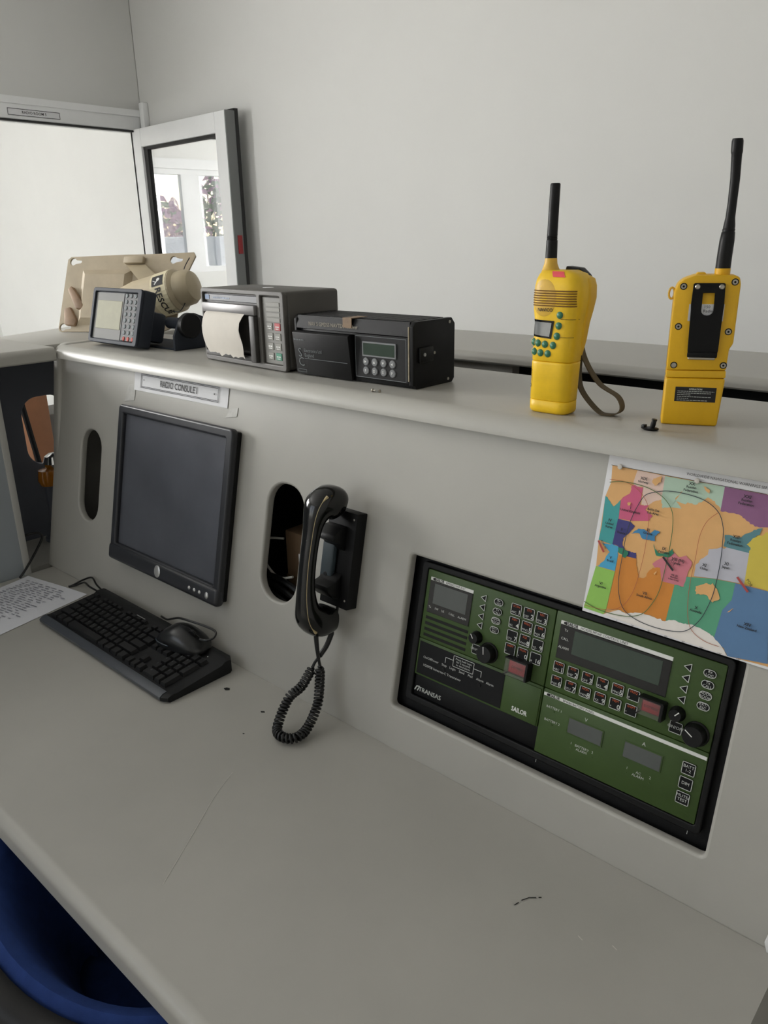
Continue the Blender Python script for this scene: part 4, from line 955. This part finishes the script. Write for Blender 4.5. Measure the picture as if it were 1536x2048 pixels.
# GPS display on a bracket
gp = thing('gps_display', 'slate plastic display unit with keypad tilted on its bracket on the ledge', 'gps unit', (.088, .140, LEDGE))
gt = Matrix.Translation((0, .0, .0085)) @ Matrix.Rotation(math.radians(-16), 4, 'X')
def G(mb): return mb.xf(gt)
GW, GH = .198, .119
G(MB().rbox(0, GW, .0, .032, 0, GH, .006, 3)).build('case', M_gps, gp)
me = plate_mesh('front_rim', rrect(0, GW, 0, GH, .007), [rrect(.010, GW-.014, .008, GH-.008, .004)], -.0015, .004, M_gps, .0015, 2)
o = link('front_rim', me, gp); o.matrix_local = gt @ Matrix(((1,0,0,0),(0,0,-1,-.001),(0,1,0,0),(0,0,0,1)))
sw = G(MB().box(.011, .125, -.0008, .002, .0095, .109)).build('screen_surround', mat('silver_grey_surround', (120, 120, 118), .6, spec=.2), gp)
G(MB().rbox(.020, .121, -.0018, .0, .031, .092, .0006, 1)).build('lcd', M_lcdb, sw)
G(MB().rbox(.128, .183, -.0016, .002, .0085, .1105, .002, 1)).build('keypad', M_blackm, gp)
for r in range(8):
    for c in range(3):
        mt = mat('red_key', (178, 92, 84), .65, spec=.15) if r == 7 else mat('pale_key', (122, 128, 130), .65, spec=.15)
        x, z = .1375+.0172*c+.0008*r, .1045-.0129*r
        G(MB().lathe([(0, -.0018), (.0040, -.0015), (.0050, 0)], (x, -.0015, z), 14, 'y')).build('key', mt, gp)
G(MB().rbox(.020, .180, .030, .074, .018, .082, .008, 2)).build('rear_housing', M_gps, gp)
MB().rbox(.015, .262, .055, .150, 0, .004, .0015, 1).build('bracket_base', M_gps, gp)
P = [(.050, .0), (.140, .0), (.148, .020), (.140, .060), (.105, .074), (.070, .068), (.050, .03)]
MB().prism(P, .255, .262, r=.002, M=Mx).build('bracket_arm', M_gps, gp); MB().prism(P, .012, .018, r=.002, M=Mx).build('bracket_arm', M_gps, gp)
MB().cyl((.196, .085, .052), .012, .066, 16, 'x').build('pivot', M_gps, gp)
MB().cyl((.262, .085, .050), .026, .016, 24, 'x', bev=.002).build('clamp_knob', M_black, gp)

# beacon bracket
ep = thing('rescue_beacon', 'beige rescue beacon strapped on a stained keyhole mounting plate leaning back', 'beacon', (-.228, .224, LEDGE), (math.radians(-23), 0, math.radians(26)))
def keyhole(cx, cz, s_=1):
    P = []
    for i in range(14): a = math.radians(35)+math.radians(290)*i/13; P.append((cx+.0095*s_*math.cos(a), cz+.0095*s_*math.sin(a)))
    for i in range(7): a = -PI/2+PI*i/6; P.append((cx+.021+.004*math.cos(a), cz+.004*math.sin(a)))
    return P
outl = [(.006,.002),(.30,.006),(.335,.02),(.345,.11),(.352,.150),(.372,.198),(.366,.208),(.24,.2045),(.18,.2045),(.012,.200),(.003,.193),(-.003,.010),(-.001,.004)]
me = plate_mesh('mounting_plate', outl, [keyhole(.020, .187), keyhole(.312, .189), keyhole(.010, .014)], 0, .005, M_beige, .001, 1)
Mu = Matrix(((1,0,0,0),(0,0,-1,.005),(0,1,0,0),(0,0,0,1)))
o = link('mounting_plate', me, ep); o.matrix_local = Mu
# recessed tub pressed forward with sloped sides
def tub(x0, x1, z0, z1, d, sl, mt, nm):
    b = MB(); b.loft([[(x0, 0, z0), (x1, 0, z0), (x1, 0, z1), (x0, 0, z1)], [(x0+sl, -d, z0+sl), (x1-sl, -d, z0+sl), (x1-sl, -d, z1-sl), (x0+sl, -d, z1-sl)]]); return b.build(nm, mt, ep)
tub(.052, .20, .020, .165, .012, .016, M_beige, 'pressed_tub')
b = MB().prism([(.020, .110), (.030, .120), (.075, .070), (.070, .058), (.050, .060)], .0, .018, r=.004, M=Mu); b.build('rib', M_stain, ep)
b = MB().prism([(.012, .060), (.030, .066), (.055, .030), (.050, .016), (.020, .018)], .0, .014, r=.004, M=Mu); b.build('rib', M_stain, ep)
MB().rbox(.176, .232, -.012, .002, .178, .196, .003).build('top_clip', M_beige, ep)
b = MB().loft([[(.180, 0, .176), (.236, 0, .176), (.236, -.004, .176), (.180, -.004, .176)], [(.262, -.050, .118), (.318, -.050, .118), (.318, -.055, .112), (.262, -.055, .112)]]); b.build('arm', M_beiged, ep)
ax = Vector((.205, -.042, .052)); adir = Vector((.95, -.10, .22)).normalized()
q = adir.to_track_quat('Z', 'X').to_matrix().to_4x4(); Mb = Matrix.Translation(ax) @ q
MB().lathe([(0, 0), (.030, 0), (.044, .02), (.050, .06), (.050, .172), (.047, .176), (.042, .180), (.042, .184), (.041, .204), (.034, .216), (.014, .224), (0, .225)], n=32).xf(Mb).build('beacon_body', M_beiged, ep)
# label wrapped on the cylinder: build in (angle, h) then bend
def wrap(mb, r): mb.v = [tuple(Mb @ Vector(((r+z)*math.cos(x/r), (r+z)*math.sin(x/r), y))) for x, y, z in mb.v]; return mb
best = None                                         # angle that faces the camera
cw = cam.location-Vector((-.228, .224, LEDGE)); ce = (Matrix.Rotation(math.radians(26), 3, 'Z') @ Matrix.Rotation(math.radians(-23), 3, 'X')).inverted() @ cw
cl = Mb.inverted() @ ce; a0 = math.atan2(cl.y, cl.x)
lab = MB()
for i in range(16):
    x0, x1 = .050*(a0-1.6+3.2*i/16), .050*(a0-1.6+3.2*(i+1)/16); lab.add([(x0, .126, .0006), (x1, .126, .0006), (x1, .169, .0006), (x0, .169, .0006)], [(0,1,2,3)])
wrap(lab, .050).build('label', mat('cream_label', (214, 204, 172), .6), ep)
sgn = 1
lt = MB().text('RESCUE',   .050*(a0-.40), .147, .022, .0012, 0, 'LEFT', bold=.02); 
wrap(lt, .050).build('label_lettering', M_blackp, ep, smooth=0)
lp = MB()
for i in range(6):
    x0, x1 = .050*(a0-1.05+.095*i), .050*(a0-1.05+.095*(i+1))
    lp.add([(x0, .132, .0010), (x1, .132, .0010), (x1, .163, .0010), (x0, .163, .0010)], [(0,1,2,3)])
pg = wrap(lp, .050).build('label_pictogram', M_blackp, ep)
pw = MB()
for i in range(14):
    q0, q1 = 2*PI*i/14, 2*PI*(i+1)/14; px_ = .050*(a0-.80)
    pw.add([(px_, .150, .0014), (px_+.0045*math.cos(q0), .150+.0045*math.sin(q0), .0014), (px_+.0045*math.cos(q1), .150+.0045*math.sin(q1), .0014)], [(0,1,2)])
pw.ribbon([(.050*(a0-.74), .148), (.050*(a0-.58), .141)], .0014, .0016); pw.ribbon([(.050*(a0-.66), .145), (.050*(a0-.78), .136)], .0014, .0009)
wrap(pw, .050).build('pictogram_figure', M_white, pg, smooth=0)
ep_w = MB(); ep_w.tube(smooth_path([(.358, -.004, .192), (.362, -.03, .15), (.392, -.06, .10), (.40, -.07, .06), (.385, -.07, .035), (.35, -.06, .045)], 7), .0012, 6); ep_w.build('lanyard', M_cable, ep)
# ------------------------------------------------------------------ yellow hand-held radios
def sup(x0, x1, y0, y1, z, n=36, e=4.2):
    cx, cy, rx, ry = (x0+x1)/2, (y0+y1)/2, (x1-x0)/2, (y1-y0)/2; R = []
    for k in range(n):
        a = 2*PI*k/n; c, s_ = math.cos(a), math.sin(a); f_ = (abs(c)**e+abs(s_)**e)**(-1/e); R.append((cx+rx*c*f_, cy+ry*s_*f_, z))
    return R
SEC = [(0, .004, .053, .004, .033), (.002, .002, .0555, .0015, .035), (.005, .001, .057, 0, .036), (.0165, .001, .057, 0, .036), (.062, .001, .058, 0, .038), (.09, .002, .059, 0, .039), (.112, .003, .061, -.001, .042), (.128, .001, .064, -.003, .045), (.142, .001, .066, -.004, .047), (.156, .0015, .0655, -.0035, .0465), (.164, .003, .063, -.002, .045), (.170, .005, .058, .002, .042), (.1745, .008, .048, .007, .037)]
def sec(z):
    for a, c in zip(SEC[:-1], SEC[1:]):
        if a[0] <= z <= c[0]:
            t_ = (z-a[0])/(c[0]-a[0]); return tuple(a[i]+(c[i]-a[i])*t_ for i in range(1, 5))
    return SEC[-1][1:]
def front_y(x, z, e=4.2):
    x0, x1, y0, y1 = sec(z); u_ = min(.999, abs((x-(x0+x1)/2)/((x1-x0)/2))); return (y0+y1)/2-(y1-y0)/2*(1-u_**e)**(1/e)
hr = thing('handheld_radio', 'worn yellow handheld radio with green buttons and olive wrist strap', 'handheld radio', (1.243, .1205, LEDGE))
def wk_part(name, z0, z1, mt, ins=0.0):
    zs = [z0, z0+.0008]+[s_[0] for s_ in SEC if z0+.001 < s_[0] < z1-.001]+[z1-.0008, z1]; R = []
    for i, z in enumerate(zs):
        x0, x1, y0, y1 = sec(z); k = .0008 if i in (0, len(zs)-1) else 0; R.append(sup(x0+k+ins, x1-k-ins, y0+k+ins, y1-k-ins, z))
    return MB().loft(R).build(name, mt, hr, smooth=50)
wk_part('base_cap', 0, .0168, M_yel); wk_part('battery', .0170, .0655, M_yel); bd = wk_part('body', .0660, .1745, M_yel)
b = MB(); R = []
for z in (.072, .09, .112, .128, .142, .156, .164, .168):       # rear shell rim
    x0, x1, y0, y1 = sec(z); 
    if z in (.072, .168): R.append(sup(x0+.004, x1-.002, y0+.024, y1+.001, z, e=5))
    else: R.append(sup(x0-.0003, x1+.0012, y0+.022, y1+.0025, z, e=5))
b.loft(R); b.build('rear_shell', mat('golden_yellow_plastic', (232, 184, 36), .42, var=.05, vscale=30), hr, smooth=50)
def surf(pts, lift=.0006): return [(x, front_y(x, z)-lift, z) for x, z in pts]
M_groove = mat('brown_groove', (128, 92, 24), .7)
for i in range(7):                                              # speaker grooves wrap around the front
    z = .1510-.0029*i; xs = [.004+(.0585)*k/20 for k in range(21)]
    MB().tube([(x, front_y(x, z)-.0004, z) for x in xs], .00080, 6).build('speaker_groove', M_groove, hr)
ov = MB(); ov.loft([[(.0205+.0175*sx_*math.cos(a), front_y(.0205+.0175*sx_*math.cos(a), .1425+.022*sx_*math.sin(a))-l_, .1425+.022*sx_*math.sin(a)) for a in [2*PI*k/28 for k in range(28)]] for sx_, l_ in ((1, .0), (.94, .0003), (.5, .0003))]); ov.build('speaker_face', M_yelw, hr, smooth=60)
for x, z in ((43.2,123.2),(41.6,110.5),(39.5,97.9),(34.7,86.3),(23.4,87.0),(13.3,87.8),(6.6,88.6),(8.2,76.9),(17.5,76.1),(27.9,75.7)):
    x /= 1000; z /= 1000; y = front_y(x, z)
    o = MB().lathe([(0, -.0024), (.0026, -.0021), (.0040, -.0010), (.0046, .0)], (x, y+.0002, z), 16, 'y').build('button', M_gbtn, hr)
    MB().lathe([(.0046, -.0004), (.0052, .0)], (x, y+.0001, z), 16, 'y').build('button_ring', M_yelw, o)
    q = MB().text('o', x, z+.0004, .003, 0); q.v = [(vx, y-.0025, vz) for vx, vz, _ in q.v]; q.build('button_mark', mat('pale_green_print', (150, 190, 170), .6), o, smooth=0)
def quad_on(name, P, lift, mt, par):
    n = 8; b = MB()
    for j in range(n+1):
        for i in range(n+1):
            u_, v_ = i/n, j/n; x = (P[0][0]*(1-u_)+P[1][0]*u_)*(1-v_)+(P[3][0]*(1-u_)+P[2][0]*u_)*v_; z = (P[0][1]*(1-u_)+P[1][1]*u_)*(1-v_)+(P[3][1]*(1-u_)+P[2][1]*u_)*v_
            b.v.append((x, front_y(x, z)-lift, z))
    for j in range(n):
        for i in range(n): b.f.append((j*(n+1)+i, j*(n+1)+i+1, (j+1)*(n+1)+i+1, (j+1)*(n+1)+i)); b.m.append(0)
    return b.build(name, mt, par, smooth=60)
dsp = quad_on('display_frame', [(.0046,.1165),(.0358,.1158),(.0318,.0940),(.0042,.0958)], .0006, M_blackg, hr)
quad_on('display_glass', [(.0075,.1140),(.0325,.1135),(.0295,.0965),(.0068,.0980)], .0012, mat('display_mirror_grey', (170, 172, 172), .12, metal=.6), dsp)
b = MB().text('NAVICO', .0235, .1286, .0056, 0, bold=.02); b.v = [(x, front_y(x, z)-.0013, z) for x, z, _ in b.v]; b.build('maker_lettering', M_blackp, hr, smooth=0)
b = MB().text('GMDSS', .0033, .0430, .0075, 0, rot=PI/2, bold=.0); b.v = [(max(.0016, x), front_y(max(.0016, x), z)-.0006, z) for x, z, _ in b.v]; b.build('side_lettering', M_blackp, hr, smooth=0)
for z, x0, x1 in ((.1180, .044, .062), (.0965, .042, .0585)):
    MB().tube([(x, front_y(x, z)+.0002, z) for x in [x0+(x1-x0)*k/8 for k in range(9)]], .0004, 6).build('seam', M_groove, hr)
R = [sup(.0022, .034, .003, .038, .156, e=3.4), sup(.0040, .028, .006, .034, .168, e=3), sup(.0055, .0235, .010, .030, .176, e=2.6), sup(.0065, .0218, .0125, .0278, .182, e=2.2), sup(.0068, .0215, .0128, .0272, .188, e=2)]
MB().loft(R).build('antenna_boss', M_yelw, hr, smooth=60)
an = [(.188, .0072, 0), (.200, .0070, .0), (.2085, .0068, .0), (.2088, .0062, 0), (.2105, .0066, 0), (.2108, .0061, 0), (.2125, .0066, 0), (.2128, .0061, 0), (.2145, .0065, 0), (.216, .0063, .0), (.245, .0062, .0003), (.271, .0060, .0008), (.2725, .0052, .0008)]
MB().loft([[(.0142+dx+r*math.cos(2*PI*k/18), .020+r*math.sin(2*PI*k/18), z) for k in range(18)] for z, r, dx in an]).build('antenna', M_black, hr, smooth=50)
MB().prism([(.028, .170), (.056, .166), (.060, .160), (.058, .168), (.048, .1765), (.030, .1785)], .030, .044, M=Matrix(((1,0,0,0),(0,0,1,0),(0,1,0,0),(0,0,0,1))), r=.001).build('top_knob', M_black, hr)
quad_on('pink_sticker', [(.0255,.1735),(.0415,.1732),(.0465,.1668),(.0300,.1672)], .0006, M_pink, hr)
# strap
sp = smooth_path([(p[0]-1.243, .165-.1205+dy, p[1]-LEDGE) for p, dy in (((1.2905, 1.372), -.006), ((1.2955, 1.334), .004), ((1.3175, 1.303), .006), ((1.3455, 1.289), .004), ((1.3535, 1.2745), .0), ((1.343, 1.2672), -.004), ((1.327, 1.2690), -.006), ((1.302, 1.290), -.004), ((1.2925, 1.309), .0), ((1.2905, 1.346), .002), ((1.2895, 1.360), -.006))], 7)
R = []
for i, p in enumerate(sp):
    tg = (sp[min(i+1, len(sp)-1)]-sp[max(i-1, 0)]).normalized(); n_ = tg.cross(Vector((0, 1, 0))).normalized()*.0007; wv = Vector((0, .0060, 0))+n_*0
    p = Vector((p.x, p.y, max(p.z, .0012)))
    R.append([tuple(p-wv-n_), tuple(p+wv-n_), tuple(p+wv+n_), tuple(p-wv+n_)])
MB().loft(R).build('wrist_strap', M_strap, hr)

h2 = thing('marine_handheld_radio', 'yellow handheld radio turned backwards showing its black belt clip', 'handheld radio', (1.408, .154, LEDGE), (0, 0, math.radians(24)))
Mv = Matrix(((1,0,0,0),(0,0,1,0),(0,1,0,0),(0,0,0,1)))
M_yel2 = mat('deep_yellow_plastic', (232, 180, 22), .45, var=.04, vscale=30, bump=.12, bscale=700)
up_ = [(.001,.0640),(.0650,.0652),(.0655,.0895),(.0690,.0950),(.0690,.1600),(.0672,.1672),(.0620,.1695),(.0220,.1700),(.0100,.1655),(.0045,.1610),(.0010,.1520)]
MB().prism(up_, 0, .037, r=.0022, seg=2, M=Mv).build('body', M_yel2, h2)
MB().prism([(.001, .0555),(.0655,.0565),(.0650,.0648),(.001,.0636)], .0004, .0366, r=.001, M=Mv).build('joint_band', M_yel2, h2)
MB().prism([(.0005, .0),(.0625,.0),(.0655,.0560),(.0008,.0550)], .0, .037, r=.0028, seg=3, M=Mv).build('battery', M_yel2, h2)
lb = MB().box(.0130, .0575, -.0004, .001, .0282, .0452).build('instruction_label', M_blackp, h2)
b = MB(); b.text('OPERATION', .035, .0428, .0026, 0, bold=.03)
for i, (x0, x1) in enumerate(((.0155,.0555),(.0155,.0520),(.0155,.0300),(.0155,.0525),(.0155,.0280),(.0155,.0490))):
    rnd = random.Random(i); x = x0; z = .0400-.0021*i
    while x < x1: wd = rnd.uniform(.0012, .0035); b.add([(x, z, 0), (min(x1, x+wd), z, 0), (min(x1, x+wd), z+.0006, 0), (x, z+.0006, 0)], [(0,1,2,3)]); x += wd+.0006
b.v = [(x, -.0006, z) for x, z, _ in b.v]; b.build('lettering', M_whitel, lb, smooth=0)
for i, (x, z) in enumerate(((10.1,157.6),(62.7,162.3),(9.0,113.7),(62.2,108.7),(8.4,70.0),(61.3,71.1))):
    x /= 1000; z /= 1000
    o = MB().lathe([(0, .0002), (.0036, .0), (.0040, .001), (.0040, .003)], (x, -.0006, z), 18, 'y').build('screw_well', M_void, h2)
    MB().lathe([(.0012, -.0004), (.0027, -.0004), (.0030, .0006)] if i != 4 else [(0, -.0004), (.0027, -.0004), (.0030, .0006)], (x, -.0008, z), 18, 'y').build('screw', M_steel, o)
wl = MB().box(.0180, .0550, -.0006, .001, .120, .1385).build('white_label', M_paper, h2)
b = MB().text('150', .037, .1355, .0045, 0); b.text('Radio', .0385, .1310, .0045, 0); b.v = [(x, -.0009, z) for x, z, _ in b.v]; b.build('lettering', M_blackp, wl, smooth=0)
cp_ = plate_mesh('belt_clip', [(.0200,.1600),(.0215,.1615),(.0515,.1615),(.0530,.1600),(.0540,.1385),(.0538,.132),(.0535,.0880),(.0525,.0815),(.0500,.0800),(.0240,.0800),(.0222,.0810),(.0212,.0880),(.0200,.132),(.0195,.1385)], [[(.0308,.1508),(.0430,.1508),(.0434,.1393)]+[(.0372+.0062*math.cos(a), .1320-.0055*math.sin(a)) for a in [PI*k/8 for k in range(9)]][0:9]+[(.0310,.1393)]], 0, .0016, M_blackm, .0005, 1)
o = link('belt_clip', cp_, h2); o.matrix_local = Matrix(((1,0,0,0),(0,0,-1,-.0035),(0,1,0,0),(0,0,0,1)))
MB().rbox(.0205, .0530, -.0045, .0, .137, .1612, .0015).build('clip_mount', M_blackm, h2) if False else None
MB().rbox(.0212, .0530, -.0075, -.0045, .0800, .0862, .0012, 2).build('clip_hook', M_blackm, h2)
MB().rbox(.0225, .0515, -.0030, -.0015, .0770, .0830, .0008, 1).build('clip_edge', M_steel, h2)
for x in (.0247, .0494): MB().lathe([(0, -.0012), (.0022, -.0010), (.0030, .0)], (x, -.0052, .1573), 14, 'y').build('clip_screw', M_steel, h2)
MB().rbox(.0205, .0300, -.0036, .0005, .150, .161, .001).build('clip_spacer', M_blackm, h2); MB().rbox(.0440, .0530, -.0036, .0005, .150, .161, .001).build('clip_spacer', M_blackm, h2)
b = MB(); b.tube([(-.0005+.0030*math.cos(a)-.001, .012, .1495+.0062*math.sin(a)) for a in [2*PI*k/16 for k in range(17)]], .0013, 8); b.build('strap_eye', M_yelw, h2)
MB().loft([sup(.0415, .0580, .008, .0245, z, e=2) for z in (.165, .1762)]).build('antenna_boss', M_yel2, h2, smooth=50)
MB().prism([(.0215,.1690),(.0335,.1690),(.0320,.1722),(.0240,.1722)], .010, .026, r=.0012, M=Mv).build('top_knob', M_yel2, h2)
an = [(.1762, .0080, .0498), (.190, .0079, .0500), (.205, .0078, .0505), (.214, .0070, .0508), (.2145, .0064, .0508), (.217, .0067, .0509), (.2175, .0062, .0509), (.220, .0062, .0510), (.229, .0050, .0510), (.245, .0048, .0512), (.268, .0050, .0511), (.292, .0054, .0497), (.2935, .0058, .0496), (.295, .0060, .0495), (.305, .0059, .0490), (.3075, .0052, .0489)]
MB().loft([[(cx_+r*math.cos(2*PI*k/18), .016+r*math.sin(2*PI*k/18), z) for k in range(18)] for z, r, cx_ in an]).build('antenna', M_black, h2, smooth=50)
# small plug
pl = thing('black_rubber_plug', 'small black rubber plug lying on the ledge beside the yellow radio', 'plug', (1.412, .118, LEDGE))
b = MB(); b.lathe([(0, 0), (.0072, 0), (.0085, .001), (.0088, .0022), (.0075, .003), (0, .0032)], n=20); b.v = [(x*1.1, y*.8, z) for x, y, z in b.v]; b.build('flange', M_black, pl)
MB().prism([(-.0105,-.003),(-.006,-.0045),(-.006,.0045),(-.0105,.003)], .001, .0055, r=.0008).build('tab', M_black, pl)
MB().lathe([(0, 0), (.0026, 0), (.0030, .004), (.0026, .0085), (.0032, .009), (.0030, .0105), (0, .0108)], n=14).xf(Matrix.Translation((.002, 0, .0028)) @ Matrix.Rotation(.18, 4, 'Y')).build('stem', M_black, pl)

# ------------------------------------------------------------------ blue chair tucked under the desk
cz = thing('office_chair', 'blue fabric office chair with black shell tucked against the desk', 'chair', (.975, -.40, 0))
def arc(a, A, B, z): return (A*math.sin(a), -B*math.cos(a), z)
R = []
AN = [math.radians(-100+200*i/28) for i in range(29)]
prof = [(.236, .141, .686), (.224, .130, .698), (.206, .115, .690), (.176, .092, .645), (.140, .066, .58), (.112, .046, .52), (.110, .044, .495), (.200, .100, .475), (.234, .138, .55)]
b = MB(); b.loft([[arc(a, A-(.01 if abs(a) > 1.65 else 0), B, z) for A, B, z in prof] for a in AN]); b.build('backrest_cushion', M_blue, cz, smooth=60)
prof2 = [(.2385, .1435, .690), (.250, .156, .693), (.266, .172, .688), (.272, .178, .67), (.262, .166, .52), (.248, .150, .45), (.237, .141, .46)]
b = MB(); b.loft([[arc(a, A, B, z) for A, B, z in prof2] for a in AN]); b.build('backrest_shell', M_black, cz, smooth=60)
R = [sup(-.22*k, .22*k, .10-.21*k, .10+.21*k, z, 40, 3) for k, z in ((.90, .40), (.98, .415), (1, .435), (.98, .455), (.90, .468), (.6, .474), (.2, .475))]
MB().loft(R).build('seat', M_blue, cz, smooth=60)
MB().loft([sup(-.20, .20, -.08, .28, z, 40, 3) for z in (.385, .402)]).build('seat_shell', M_black, cz)
MB().tube([(0, .05, .385), (0, -.10, .40), (0, -.172, .46), (0, -.165, .58)], .02, 10).build('back_stem', M_black, cz)
MB().cyl((0, .10, .12), .028, .27, 16).build('gas_column', M_black, cz)
for i in range(5):
    a = 2*PI*i/5+.3; d = Vector((math.cos(a), math.sin(a), 0)); c0 = Vector((0, .10, 0))
    lg = MB().tube([c0+Vector((0,0,.13)), c0+d*.14+Vector((0,0,.105)), c0+d*.27+Vector((0,0,.072))], .018, 8).build('base_leg', M_black, cz)
    MB().cyl(tuple(c0+d*.27+Vector((-.02, 0, .026))), .026, .04, 14, 'x').build('castor', M_black, lg)
